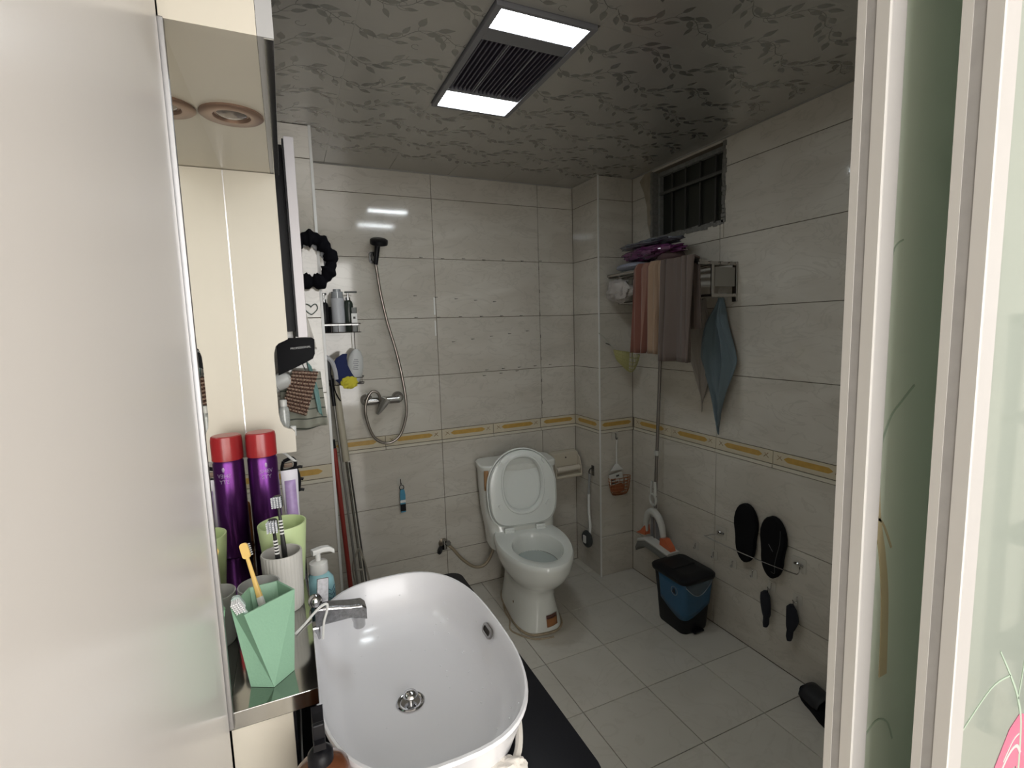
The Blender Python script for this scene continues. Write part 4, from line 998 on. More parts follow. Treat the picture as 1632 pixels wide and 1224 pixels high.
brm = lean('red_broom', 'red-poled broom leaning in the corner left of the mop', 'broom', [('pole', (.196, 2.345, .16), (.163, 2.36, .93), .0105, mat('red_pole', (.26, .03, .022), .4)), ('pole_end', (.163, 2.36, .93), (.161, 2.361, .97), .008, plastic_k)])
part('broom_head', MB().loft([sell(.198, 2.34, .03, .02, 2.5, 20, .17), sell(.198, 2.34, .07, .028, 2.5, 20, .12), sell(.198, 2.34, .08, .03, 2.5, 20, .10)]), mat('maroon_plastic', (.15, .02, .03), .4), brm, world=True)
mb = MB(); rnd = random.Random(7)
for k in range(90):
    x = .125+.146*rnd.random(); y = 2.322+.036*rnd.random(); mb.cyl((x, y, .105), (x+(x-.198)*.2, y, .002), .0018, n=4)
part('broom_bristles', mb, mat('broom_bristle', (.1, .09, .09), .9), brm, world=True, stuff=True)
lean('squeegee_pole', 'thin grey pole leaning against the red broom', 'pole', [('pole', (.235, 2.30, .002), (.178, 2.385, 1.12), .005, mat('grey_pole', (.22, .21, .19), .4, metal=.4)), ('grip', (.178, 2.385, 1.12), (.172, 2.395, 1.26), .008, plastic_k)])

# pouch hook under the border
hk = hook((.492, YB-.0005, .668), 'small metal adhesive hook under the border left of the toilet', s_=.8, m_=dark_c)
ts_ = thing('blue_trial_pack', 'narrow blue and black sachet hanging from the small metal hook', 'sachet', (.492, 2.53, .55))
part('packet', MB().prism([(.481, .508), (.506, .508), (.508, .60), (.504, .628), (.494, .632), (.483, .628), (.480, .6)], 0, .008, M_xz(2.540)), mat('sachet_blue', (.06, .25, .38), .35), ts_, world=True, bevel=.002)
part('black_band', MB().box(.4798, .5075, 2.5312, 2.5322-.0004, .515, .552), plastic_k, ts_, world=True)
part('white_band', MB().box(.4798, .508, 2.5312, 2.5318, .560, .574), plastic_w, ts_, world=True)
part('ring', MB().tube([(.492+.012*math.cos(a), 2.540, .640+.012*math.sin(a)) for a in [k*PI/4 for k in range(8)]], .0022, 6, 3, closed=True), dark_c, ts_, world=True)

# ------------------------------------------------------------------ angle valve and supply hose
av = thing('angle_valve', 'corroded angle valve low on the back wall left of the toilet', 'valve', (.70, YB, .28))
part('rosette', MB().lathe([(.026, 0), (.026, .004), (.012, .012), (.011, .035)], 22, Matrix.Translation((.705, YB-.0005, .285)) @ Matrix.Rotation(PI/2, 4, 'X')), mat('brassy', (.26, .22, .17), .35, metal=.8), av, world=True)
part('body', MB().cyl((.705, 2.53, .262), (.705, 2.53, .312), .013, n=16), ch2, av, world=True)
part('handwheel', MB().lathe([(.020, 0), (.024, .004), (.022, .012), (.012, .016)], 12, Matrix.Translation((.682, 2.522, .262)) @ Matrix.Rotation(-1.1, 4, 'Y')), plastic_k, av, world=True, label='black knob')
part('nut', MB().lathe([(.015, 0), (.015, .018)], 6, Matrix.Translation((.718, 2.515, .295)) @ Matrix.Rotation(1.0, 4, 'X')), ch2, av, world=True)
single('supply_hose', MB().tube([(.718, 2.512, .290), (.745, 2.505, .262), (.79, 2.50, .20), (.85, 2.495, .145), (.90, 2.49, .135), (.94, 2.49, .16), (.972, 2.492, .215), (.985, 2.50, .25)], .0085, 9, 6), mat('beige_hose', (.30, .245, .17), .4, metal=.2), 'beige flexible hose from the angle valve to the toilet', 'hose')

# ------------------------------------------------------------------ toilet
TH = math.radians(8.5)
TL = (1.100, 2.503, 0)
to = thing('toilet', 'white one-piece toilet with its lid and seat raised', 'toilet', TL, (0, 0, -TH))
n = 56
def tr_(yf, yb, hw, z, e=2.4):
    """ring in toilet coordinates: y 0 at the wall, front towards -y"""
    return sell(0, (yf+yb)/2, hw, (yb-yf)/2, e, n, z)
# egg-shaped rim ring
def egg(cy, a, b_, z, fr_=1.0):
    r = []
    for i in range(n):
        t = 2*PI*i/n; s_ = math.sin(t); x = a*math.cos(t)*(1-.10*(-s_ if s_ < 0 else 0)); y = cy+b_*s_
        r.append((x, y, z))
    return r
def mixr(A, B_, k): return [tuple(a*(1-k)+b_*k for a, b_ in zip(p, q)) for p, q in zip(A, B_)]
outer = [tr_(-.538, -.05, .124, .0005, 3.0), tr_(-.533, -.05, .121, .02, 3.0), tr_(-.520, -.05, .108, .08, 2.8), tr_(-.508, -.05, .100, .15, 2.6), tr_(-.525, -.045, .106, .20, 2.5),
         mixr(tr_(-.575, -.04, .128, .245, 2.4), egg(-.42, .135, .19, .245), .5), mixr(tr_(-.63, -.03, .155, .29, 2.3), egg(-.40, .16, .25, .29), .6), mixr(tr_(-.668, -.03, .174, .335, 2.3), egg(-.39, .178, .285, .335), .7),
         mixr(tr_(-.685, -.02, .181, .375, 2.3), egg(-.385, .183, .30, .375), .7), mixr(tr_(-.685, -.02, .180, .392, 2.3), egg(-.385, .182, .30, .392), .7), mixr(tr_(-.678, -.03, .174, .400, 2.3), egg(-.385, .176, .293, .400), .7)]
inner = [egg(-.455, .128, .172, .400), egg(-.455, .122, .166, .396), egg(-.455, .117, .160, .375), egg(-.45, .108, .148, .33), egg(-.44, .09, .12, .27), egg(-.43, .06, .08, .235), egg(-.43, .03, .04, .228)]
mb = MB().loft(outer+inner, True, True)
part('bowl', mb, ceramic_t, to)
part('water', MB().add(egg(-.448, .103, .142, .312), [tuple(range(n))], False), mat('toilet_water', (.42, .47, .45), .03, coat=.5), to)
part('waterline', MB().tube([(p[0], p[1], .3135) for p in egg(-.448, .1035, .1425, 0)[::4]], .0012, 5, 3, closed=True), mat('waterline_stain', (.12, .11, .09), .6), to)
# tank grows out of the bowl
tank = [sell(0, -.125, .172, .125, 4, 40, .30), sell(0, -.125, .178, .125, 5, 40, .38), sell(0, -.100, .192, .100, 5, 40, .47), sell(0, -.095, .200, .095, 5.5, 40, .60), sell(0, -.095, .203, .095, 5.5, 40, .703)]
part('tank', MB().loft(tank), ceramic_t, to)
part('tank_lid', MB().loft([sell(0, -.095, .206, .099, 5.5, 40, .706), sell(0, -.095, .210, .102, 5.5, 40, .712), sell(0, -.095, .210, .102, 5.5, 40, .735), sell(0, -.095, .203, .095, 5.5, 40, .742)]), ceramic_t, to)
part('flush_button', MB().lathe([(.022, .7425), (.022, .747), (.019, .749)], 24, Matrix.Translation((.0, -.09, 0))), chrome, to)
# seat and lid stand nearly upright, leaning back on the tank
def seat_outline(s_, z0, hw, L, e_top=2.1):
    """outline in the seat plane: x across, t up from hinge"""
    pts = []
    for i in range(n):
        t = 2*PI*i/n; c, s1 = math.cos(t), math.sin(t)
        if s1 >= 0: x = hw*c; y = L*.5+L*.5*s1
        else: x = hw*math.copysign(abs(c)**(2/4.5), c)*(.93+.07*(1+s1)); y = L*.5+L*.5*math.copysign(abs(s1)**(2/4.5), s1)
        cx_, cy_ = 0, L*.5
        pts.append((cx_+(x-cx_)*s_, cy_+(y-cy_)*s_+z0))
    return pts
SM = Matrix.Translation((0, -.225, .418)) @ Matrix.Rotation(math.radians(-7), 4, 'X')
def plane_pts(pts, d): return [(x, -d, y) for x, y in pts]      # d: towards the viewer
lidm = mat('seat_plastic', (.76, .79, .76), .22, coat=.2)
rim0 = seat_outline(1, 0, .190, .408)
def sc_(k): return [(x*k, .204+(y-.204)*k) for x, y in rim0]
mb = MB().loft([plane_pts(sc_(.97), 0), plane_pts(rim0, .004), plane_pts(rim0, .016), plane_pts(sc_(.975), .018), plane_pts(sc_(.95), .010), plane_pts(sc_(.55), .006), plane_pts(sc_(.4), .004)], True, True, True, 0, SM)
part('lid', mb, lidm, to, bevel=0)
hole = [(.104*math.copysign(abs(math.cos(2*PI*i/n))**.85, math.cos(2*PI*i/n)), .222+.138*math.copysign(abs(math.sin(2*PI*i/n))**.85, math.sin(2*PI*i/n))) for i in range(n)]
hole = [(x*(1.0 if y > .2 else 1.0), y) for x, y in hole]
def hs(k): return [(x*k, .222+(y-.222)*k) for x, y in hole]
ro = sc_(.945)
mb = MB().loft([plane_pts(ro, .021), plane_pts(sc_(.955), .027), plane_pts(sc_(.93), .036), plane_pts(sc_(.91), .037), plane_pts(hs(1.13), .039), plane_pts(hs(1.10), .044), plane_pts(hs(1.04), .044), plane_pts(hs(1.0), .036), plane_pts(hs(.97), .022)], False, False, True, 0, SM)
mb.loft([plane_pts(hs(.97), .022), plane_pts(ro, .021)], False, False, True, 0, SM)
st = part('seat', mb, lidm, to)
for x, z in ((-.115, .335), (.115, .335), (-.125, .115), (.125, .115)):
    part('seat_bumper', MB().prism(rrect(.030, .013, .005, 3), 0, .012, SM @ Matrix.Translation((x*1.02, -.0365, z)) @ Matrix.Rotation(PI/2, 4, 'X') @ Matrix.Rotation(.9 if x*(z-.2) < 0 else -.9, 4, 'Z')), lidm, st, world=False, bevel=.002)
for x in (-.085, .085):
    mb = MB().box(x-.026, x+.026, -.262, -.225, .398, .412); mb.cyl((x-.024, -.250, .416), (x+.024, -.250, .416), .009, n=14)
    part('hinge', mb, lidm, to, bevel=.002)
# yellowed sealant round the foot, stickers
mb = MB().tube([(p[0]*1.02, (p[1]+.29)*1.012-.29+random.uniform(-.002, .002), .004) for p in tr_(-.540, -.055, .119, 0, 3.2)[::2]], .0062, 6, 2, closed=True)
part('sealant', mb, mat('old_sealant', (.36, .29, .20), .7, var=.45, vscale=50), to)
mb = MB().tube([(-.118, -.20, .003), (-.135, -.30, .003), (-.132, -.38, .003), (-.150, -.45, .003), (-.128, -.50, .003), (-.06, -.565, .003), (.03, -.575, .003)], .004, 6, 5)
part('sealant_smear', mb, mat('old_sealant', (.36, .29, .20), .7), to)
def foot_front(x, z): return -.535+.03*(z/.08)-.0012+ (abs(x)/.116)**3.2*.02
part('sticker', MB().sheet(lambda u, v: (.010+.060*u, -.5395+.009*v+.022*u*u, .03+.035*v), 4, 2), mat('orange_brown_label', (.33, .14, .05), .6), to, solid=.0008, label='orange-brown sticker on the foot')
part('sticker', MB().sheet(lambda u, v: (.010+.060*u, -.5303+.004*v+.022*u*u, .066+.016*v), 4, 2), mat('dark_brown_label', (.09, .035, .025), .6), to, solid=.0008, label='dark brown sticker on the foot')
part('sticker', MB().sheet(lambda u, v: (-.196+.024*u, -.1895-.001*u, .615+.105*v), 2, 3), mat('brown_tape', (.35, .19, .08), .6), to, solid=.0008, label='brown tape strip at the corner of the tank')
part('side_bolt', MB().lathe([(.007, 0), (.006, .003)], 12, Matrix.Translation((-.104, -.36, .085)) @ Matrix.Rotation(-PI/2, 4, 'Y')), mat('bolt_brown', (.2, .12, .07), .6), to)

# ------------------------------------------------------------------ paper holder, brush
tpz = thing('paper_holder', 'cream ceramic toilet roll holder on the back wall by the corner', 'holder', (1.46, YB, .63))
mb = MB(); mb.loft([[(1.463+x, y0, .637+z) for x, z in rrect(.182*k, .145*k2, .012, 3)] for y0, k, k2 in ((YB-.0005, 1, 1), (YB-.02, 1, 1), (YB-.045, .95, .93), (YB-.05, .90, .88))], smooth=False)
part('back_shell', mb, ceramic_c, tpz, world=True, bevel=.003)
part('tray', MB().box(1.378, 1.548, 2.462, 2.52, .562, .580), ceramic_c, tpz, world=True, bevel=.006)
part('roller', MB().cyl((1.385, 2.488, .612), (1.540, 2.488, .612), .016, n=20), mat('cream_roller', (.62, .57, .48), .35), tpz, world=True)
for x in (1.375, 1.545): part('cheek', MB().prism([(2.515, .565), (2.465, .565), (2.470, .62), (2.49, .67), (2.515, .69)], 0, .006, Matrix(((0, 0, 1, x-.003), (1, 0, 0, 0), (0, 1, 0, 0), (0, 0, 0, 1)))), ceramic_c, tpz, world=True, bevel=.002)
part('screw_cap', MB().lathe([(.005, 0), (.004, .003)], 12, Matrix.Translation((1.463, 2.5115, .675)) @ Matrix.Rotation(PI/2, 4, 'X')), ink, tpz, world=True)
bx = 1.565
bh = thing('wall_hook', 'dark metal clip hook on the casing side carrying the toilet brush', 'hook', (bx, 2.375, .62))
part('backplate', MB().box(bx-.004, bx-.0002, 2.362, 2.388, .585, .645), dark_c, bh, world=True, bevel=.001)
part('clip', MB().tube([(bx-.005, 2.375, .63), (bx-.022, 2.375, .625), (bx-.028, 2.375, .605), (bx-.018, 2.375, .595)], .004, 7, 4), dark_c, bh, world=True)
tbz = thing('toilet_brush', 'white-handled toilet brush with dark grey round head', 'brush', (bx-.03, 2.375, .2))
part('handle_top', MB().cyl((bx-.024, 2.376, .60), (bx-.024, 2.386, .47), .007, n=12), mat('grey_handle', (.3, .3, .3), .4), tbz, world=True)
part('handle', MB().tube([(bx-.024, 2.386, .475), (bx-.024, 2.386, .36), (bx-.026, 2.372, .29), (bx-.03, 2.372, .235)], .0085, 9, 5), plastic_w, tbz, world=True)
part('brush_head', crumple(bx-.040, 2.385, .205, .022, .048, .050, 2, 30, .05), mat('brush_dark', (.045, .05, .05), .95, bump=1, bscale=300), tbz, world=True)
part('holder_plate', MB().box(bx-.068, bx-.060, 2.362, 2.388, .19, .235), plastic_w, tbz, world=True, bevel=.003)

# ------------------------------------------------------------------ hanging basket on the casing
yc = 2.30
hook((1.665, yc-.0005, .822), 'clear adhesive hook on the casing above the orange basket', s_=1.0, m_=dark_c)
hb = thing('hanging_soap_basket', 'white triangular hanger with an orange net basket of scrubbers', 'basket', (1.665, 2.26, .50))
part('hanger_stem', MB().tube([(1.665, 2.283, .800), (1.664, 2.284, .75), (1.664, 2.284, .66)], .0035, 8, 4), plastic_w, hb, world=True)
part('hanger_shoulder', MB().prism([(1.622, .625), (1.712, .625), (1.690, .642), (1.672, .662), (1.656, .662), (1.640, .642)], 0, .006, M_xz(2.288)), plastic_w, hb, world=True, bevel=.002)
om = mat('orange_net', (.30, .11, .04), .7, var=.2)
mb = MB(); 
for k in range(6):
    z = .500+.018*k; a = .055+.018*math.sin(PI*.5*k/5); b_ = .025
    mb.tube([(1.668+a*math.cos(q*PI/8), 2.262+b_*math.sin(q*PI/8), z+ (.006 if k == 0 else 0)) for q in range(16)], .0022, 5, 2, closed=True)
for q in range(14):
    t = q*2*PI/14
    mb.tube([(1.668+.045*math.cos(t), 2.262+.02*math.sin(t), .492), (1.668+.062*math.cos(t), 2.262+.025*math.sin(t), .52), (1.668+.073*math.cos(t), 2.262+.025*math.sin(t), .59)], .0016, 5, 3)
mb.add(sell(1.668, 2.262, .05, .022, 2, 20, .492), [tuple(range(20))])
part('net', mb, om, hb, world=True)
single('scrub_sponge', crumple(1.655, 2.262, .53, .045, .019, .03, 21, 30, .2), mat('orange_scrub', (.26, .08, .03), .9, bump=.8, bscale=300), 'orange scrubbing sponge in the hanging basket', 'sponge')
pk = thing('printed_packet', 'white packet with dark stripes standing in the hanging basket', 'packet', (1.64, 2.25, .57))
PM = trs((1.640, 2.258, .578), (0, -.12, 0))
part('packet_body', MB().box(-.042, .045, -.006, .006, -.022, .038, PM), mat('packet_white', (.55, .55, .52), .5), pk, world=True, bevel=.002)
for z0, x0, x1 in ((-.016, -.040, .01), (.004, -.040, -.005), (.02, .0, .02)):
    part('dark_print', MB().box(x0, x1, -.0068, -.0061, z0, z0+.010, PM), ink, pk, world=True)

# ------------------------------------------------------------------ yellow strainer hanging by the casing
stn = thing('yellow_strainer', 'yellow-green plastic strainer with a bent handle hanging by the casing', 'strainer', (1.68, 2.22, 1.22))
yg = mat('yellowgreen_plastic', (.34, .32, .13), .5)
part('handle', MB().tube([(1.528, 2.25, 1.408), (1.54, 2.25, 1.400), (1.57, 2.245, 1.372), (1.615, 2.24, 1.325)], .005, 7, 5, flat=.5), mat('pale_handle', (.42, .42, .36), .5), stn, world=True)
def bas(u, v):
    a = -PI*.5+PI*u
    R_ = .085*(1-.55*v)
    return Vector((1.695+.088*(2*u-1)*(1-.35*v), 2.228-.045*math.sin(PI*u)*(1-.4*v), 1.315-.035*u-.105*math.sin(PI*.5*v)*(.6+.4*math.sin(PI*u))))
mb = MB()
for k in range(11): mb.tube([bas((k)/10, v/8) for v in range(9)], .0022, 5, 2)
for k in range(7): mb.tube([bas(u/12, k/6) for u in range(13)], .0022, 5, 2)
part('slotted_bowl', mb, yg, stn, world=True)
part('solid_side', MB().sheet(lambda u, v: bas(u*.42, v)+Vector((0, .001, 0)), 6, 8), yg, stn, world=True, solid=.001)
mb = MB().tube([(1.60, 2.288, 1.35), (1.60, 2.26, 1.345), (1.60, 2.242, 1.34)], .003, 6, 3)
part('hanging_peg', mb, dark_c, stn, world=True)

# ------------------------------------------------------------------ towel rack
rk = thing('towel_rack', 'stainless folding towel rack on the right wall below the window', 'rack', (XR, 1.9, 1.62))
st2 = mat('rack_steel', (.40, .38, .36), .25, metal=1)
for y in (1.592, 2.215):
    part('wall_plate', MB().box(XR-.010, XR-.0002, y-.012, y+.012, 1.535, 1.705), st2, rk, world=True, bevel=.002)
    part('arm', MB().box(1.570, XR-.010, y-.005, y+.005, 1.690, 1.704), st2, rk, world=True, bevel=.001)
    part('arm', MB().box(1.64, XR-.010, y-.005, y+.005, 1.555, 1.569), st2, rk, world=True, bevel=.001)
for x, z in ((1.575, 1.705), (1.635, 1.697), (1.695, 1.697), (1.75, 1.697), (1.645, 1.562)):
    part('tube', MB().cyl((x, 1.580, z), (x, 2.228, z), .0075, n=14), st2, rk, world=True)
part('end_brace', MB().box(1.64, 1.655, 1.583, 1.590, 1.565, 1.695), st2, rk, world=True, bevel=.001)
part('end_plate', MB().box(1.66, 1.775, 1.585, 1.588, 1.60, 1.68), mat('plate_grey', (.3, .29, .27), .3, metal=.8), rk, world=True)
# towels folded over the front tube
def drape(y0, y1, zr, front, back, xr, seed, folds, amp, taper=0, nv=26, nu=40, skew=0):
    rnd = random.Random(seed); ph = [rnd.uniform(0, 6) for _ in range(4)]
    tot = front+back+.03
    def fn(u, v):
        d = v*tot; y = y0+(y1-y0)*u
        if d < back: x = xr+.011; z = zr-(back-d); k = (back-d)/front
        elif d < back+.03:
            a = (d-back)/.03*PI; x = xr+.011*math.cos(a); z = zr+.012*math.sin(a); k = 0
        else: k = (d-back-.03)/front; x = xr-.011; z = zr-(d-back-.03)
        w_ = amp*(math.sin(u*folds*2*PI+ph[0])*(.35+.65*k)+.4*math.sin(u*folds*3.7*PI+ph[1]+k*1.5))
        yy = y+(y-(y0+y1)/2)*taper*k+skew*k
        return (x+(-abs(w_)*1.2 if d > back else abs(w_)*.5), yy+w_*.4, z)
    return MB().sheet(fn, nu, nv)
def towel_bands(name, cols):
    """towel with lengthwise colour bands along world Y"""
    m, nt, b = node_mat(name); N = nt.nodes.new; L = nt.links.new
    tc = N('ShaderNodeTexCoord'); sx = N('ShaderNodeSeparateXYZ'); L(tc.outputs['Object'], sx.inputs[0])
    mr = N('ShaderNodeMapRange'); mr.inputs['From Min'].default_value = cols[0][0]; mr.inputs['From Max'].default_value = cols[-1][0]
    L(sx.outputs['Y'], mr.inputs['Value'])
    r = N('ShaderNodeValToRGB'); r.color_ramp.interpolation = 'CONSTANT'; e = r.color_ramp.elements
    span = cols[-1][0]-cols[0][0]
    e[0].position = 0; e[0].color = (*cols[0][1], 1); e[1].position = .999; e[1].color = (*cols[-1][1], 1)
    for y, c in cols[1:-1]:
        k = e.new((y-cols[0][0])/span); k.color = (*c, 1)
    L(mr.outputs[0], r.inputs[0]); L(r.outputs[0], b.inputs['Base Color']); b.inputs['Roughness'].default_value = .95; b.inputs['Sheen Weight'].default_value = .2
    nb = N('ShaderNodeTexNoise'); nb.inputs['Scale'].default_value = 450; bp = N('ShaderNodeBump'); bp.inputs['Strength'].default_value = .4; bp.inputs['Distance'].default_value = .002
    L(tc.outputs['Object'], nb.inputs['Vector']); L(nb.outputs[0], bp.inputs['Height']); L(bp.outputs[0], b.inputs['Normal'])
    return m
rust = (.18, .07, .05); tan = (.31, .21, .14); whi = (.40, .36, .31); pinkb = (.25, .135, .10)
tm = towel_bands('banded_towel', [(a-1.885, c) for a, c in [(1.72, whi), (1.790, tan), (1.868, rust), (1.90, pinkb), (1.93, rust), (1.955, pinkb), (1.975, rust), (2.06, whi)]])
t1 = thing('bath_towel', 'rust and beige banded towel hanging leftmost on the rack', 'towel', (1.555, 1.885, 1.3))
part('cloth', drape(1.785, 1.995, 1.722, .41, .30, 1.575, 3, 2.6, .022, taper=.08), tm, t1, world=True, solid=.005)
part('hem', MB().tube([(1.558, 1.787+.205*k/8, 1.312-.003*math.sin(k)) for k in range(9)], .0055, 6, 3), mat('hem_white', (.50, .46, .42), .9), t1, world=True)
single('bath_towel', drape(1.595, 1.800, 1.723, .44, .30, 1.572, 8, 1.7, .024, taper=.14), mat('taupe_towel', (.125, .095, .082), .95, var=.12, vscale=5, bump=.5, bscale=400, sheen=.1), 'dark taupe towel hanging beside the rust one on the rack', 'towel', solid=.006)
# things lying on the rack
def pouch(name, label, c, size, m_, seed, amp=.08): return single(name, crumple(*c, *size, seed, 34, amp), m_, label, 'bag')
purple = mat('purple_film', (.12, .03, .10), .2, var=.6, vscale=45, coat=.5)
pk1 = thing('plastic_pack', 'shiny purple plastic pack on top of the towel rack', 'pack', (1.66, 2.0, 1.79))
part('film', crumple(1.655, 1.98, 1.792, .075, .190, .030, 31, 60, .45), purple, pk1, world=True)
pk2 = thing('plastic_pack', 'blue-grey printed pack lying topmost on the rack', 'pack', (1.66, 2.02, 1.83))
part('film', crumple(1.66, 2.0, 1.838, .075, .185, .016, 35, 60, .5), mat('bluegrey_film', (.16, .17, .20), .25, var=.6, vscale=30, coat=.4), pk2, world=True)
single('folded_cloth', crumple(1.66, 2.11, 1.742, .080, .115, .022, 37, 36, .10), mat('lilac_cloth', (.30, .31, .38), .9), 'folded lilac grey cloth under the purple pack', 'cloth')
single('folded_cloth', crumple(1.66, 2.10, 1.712, .075, .12, .013, 41, 36, .10), mat('sage_cloth', (.36, .37, .31), .9), 'folded pale sage cloth lowest on the rack', 'cloth')
bgm = mat('white_film', (.38, .35, .33), .4, var=.15, vscale=20)
single('white_bag', crumple(1.600, 2.165, 1.628, .040, .085, .055, 44, 48, .45), bgm, 'off-white plastic bag sagging at the left end of the rack', 'bag')
single('dark_clothing', crumple(1.67, 1.86, 1.755, .06, .07, .035, 47, 30, .12), mat('plum_fabric', (.10, .06, .06), .95), 'plum coloured bundle on the rack behind the towels', 'cloth')
# blue towel and white cloth on hooks on the wall
def hang(cx, yw, ztop, zbot, w_, x0, seed, m_, name, label, cat, amp=.022, point=0):
    rnd = random.Random(seed); ph = [rnd.uniform(0, 6) for _ in range(3)]
    def fn(u, v):
        wv = w_*(.12+.88*math.sin(min(1, v*1.5)*PI/2)**1.2)*(1-.99*max(0, v-.50)/.50)
        s_ = (u-.5)
        y = cx+s_*wv+.02*v*yw
        z = ztop-(ztop-zbot)*v*(1-.16*abs(s_)*2*(1 if s_ > 0 else .6))
        d = amp*(1.3+math.sin(u*13+ph[0]+v*1.5)+.6*math.sin(u*27+ph[1]+v*5)+.5*math.sin(v*9+u*6))*min(1, v*4+.2)*(1-.85*v**3)
        z += .018*math.sin(u*14+ph[2])*v
        return (x0-abs(d), y, z)
    return single(name, MB().sheet(fn, 44, 34), m_, label, cat, solid=.004)
hang(1.655, 0, 1.555, .945, .225, 1.775, 6, mat('slate_blue_towel', (.14, .19, .22), .95, var=.1, vscale=6, bump=.5, bscale=400, sheen=.2), 'hand_towel', 'slate blue towel hanging on a hook to a point', 'towel')
hang(1.765, 0, 1.56, 1.04, .20, 1.780, 12, mat('grey_white_cloth', (.34, .31, .28), .95, sheen=.1), 'wash_cloth', 'greyish white cloth hanging behind the dark towel and the blue towel', 'cloth', amp=.008)
hook((XR-.0005, 1.655, 1.560), 'adhesive hook under the rack carrying the slate blue towel', s_=.8, face=(-1, 0, 0))
hook((XR-.0005, 1.765, 1.565), 'adhesive hook under the rack carrying the greyish cloth', s_=.8, face=(-1, 0, 0))

# ------------------------------------------------------------------ sponge mop by the pipe casing
mp = thing('sponge_mop', 'butterfly sponge mop with grey pole and orange tips leaning at the right wall', 'mop', (1.73, 2.03, .26))
gp = mat('grey_pole_metal', (.24, .22, .21), .3, metal=.8); wpz = mat('mop_white', (.52, .52, .49), .4); orr = mat('mop_orange', (.55, .13, .05), .45)
part('pole', MB().cyl((1.728, 2.028, .60), (1.772, 2.035, 1.56), .0085, n=14), gp, mp, world=True)
part('pole_joint', MB().cyl((1.7335, 2.0285, .76), (1.7347, 2.0288, .785), .013, n=14), wpz, mp, world=True)
part('pole_lower', MB().cyl((1.722, 2.026, .44), (1.728, 2.028, .60), .0085, n=14), gp, mp, world=True)
mb = MB(); mb.tube([(1.716, 2.020, .62), (1.712, 2.012, .58), (1.712, 2.010, .55)], .008, 8, 4); mb.tube([(1.716, 2.044, .62), (1.714, 2.048, .58), (1.714, 2.046, .55)], .006, 8, 4)
mb.tube([(1.712, 2.03+.022*math.cos(k*PI/5), .522+.030*math.sin(k*PI/5)) for k in range(10)], .0075, 8, 3, closed=True)
part('pull_handle', mb, wpz, mp, world=True)
mb = MB()
arch = [(1.712, 2.085, .330), (1.712, 2.088, .37), (1.712, 2.072, .425), (1.712, 2.035, .455), (1.712, 1.99, .44), (1.712, 1.962, .40), (1.712, 1.95, .345), (1.712, 1.944, .31)]
mb.tube(arch, lambda t: .012+.008*math.sin(PI*t), 10, 6)
part('arch', mb, wpz, mp, world=True)
part('yoke', MB().cyl((1.718, 2.03, .43), (1.722, 2.026, .475), .016, .012, 16), wpz, mp, world=True)
part('squeezer', MB().box(1.716, 1.738, 1.975, 2.058, .30, .43), mat('mop_grey_plastic', (.17, .165, .17), .5), mp, world=True, bevel=.008)
part('wing_tip', MB().prism([(2.075, .312), (2.08, .365), (2.115, .325), (2.150, .302)], 0, .035, Matrix(((0, 0, 1, 1.695), (1, 0, 0, 0), (0, 1, 0, 0), (0, 0, 0, 1)))), orr, mp, world=True, bevel=.003, label='orange wing tip')
part('wing_tip', MB().prism([(1.955, .285), (1.95, .345), (1.918, .350), (1.880, .318), (1.868, .292), (1.90, .285)], 0, .035, Matrix(((0, 0, 1, 1.690), (1, 0, 0, 0), (0, 1, 0, 0), (0, 0, 0, 1)))), orr, mp, world=True, bevel=.003, label='orange wing tip')
pad = [(2.115, .235), (2.10, .262), (2.04, .285), (1.97, .280), (1.90, .272), (1.862, .268)]
def padring(y, z, t_): return [(1.74, y, z), (1.665, y, z-.004), (1.660, y, z+t_*.5), (1.668, y, z+t_), (1.74, y, z+t_)]
part('sponge_pad', MB().loft([padring(y, z-.015, .032) for y, z in pad]), mat('mop_pad_grey', (.15, .15, .14), .9, bump=.5), mp, world=True)
part('clamp_plate', MB().loft([padring(y, z+.018, .012) for y, z in pad[1:]]), wpz, mp, world=True)
part('pole_bottom', MB().cyl((1.72, 2.02, .29), (1.722, 2.026, .44), .010, n=12), gp, mp, world=True)
hook((XR-.0005, 2.035, 1.60), 'adhesive hook hidden by towels that holds up the sponge mop', s_=1.1, face=(-1, 0, 0))

# ------------------------------------------------------------------ pedal bin
bn = thing('waste_bin', 'blue and black waste bin with black lid against the right wall', 'bin', (1.662, 1.755, 0), (0, 0, .0))
def rr3(w_, h_, r, z, cx=0, cy=0): return [(x+cx, y+cy, z) for x, y in rrect(w_, h_, r, 5)]
binb = mat('bin_blue', (.025, .10, .20), .35)
part('bin_base', MB().loft([rr3(.150, .178, .03, .0005), rr3(.156, .184, .03, .01), rr3(.168, .196, .03, .12)]), plastic_k, bn)
part('bin_body', MB().loft([rr3(.1675, .1955, .03, .1195), rr3(.190, .220, .032, .262)]), plastic_k, bn)
# blue front and side panels dipping in a curve into the black base
def bx_(t, z):      # outline parameter from the left-back round the left side and the near side
    k = z/.262; w2 = (.150+.040*k)/2+.0012; h2 = (.178+.042*k)/2+.0012; r = .03
    segs = [((-w2, h2*.55), (-w2, -h2+r)), None, ((-w2+r, -h2), (w2*.80, -h2))]
    L1 = h2*.55+h2-r; L2 = PI*r/2; L3 = w2*.80+w2-r; s_ = t*(L1+L2+L3)
    if s_ < L1: return (-w2, h2*.55-s_)
    if s_ < L1+L2: a = (s_-L1)/r; return (-w2+r-r*math.cos(a), -h2+r-r*math.sin(a))
    return (-w2+r+(s_-L1-L2), -h2)
def bluef(u, v):
    zb = .128-.055*math.sin(PI*min(1, u*1.02))**1.0
    z = zb+(.258-zb)*v; x, y = bx_(u, z); return (x, y, z)
part('blue_panel', MB().sheet(bluef, 40, 6), binb, bn, solid=.0015)
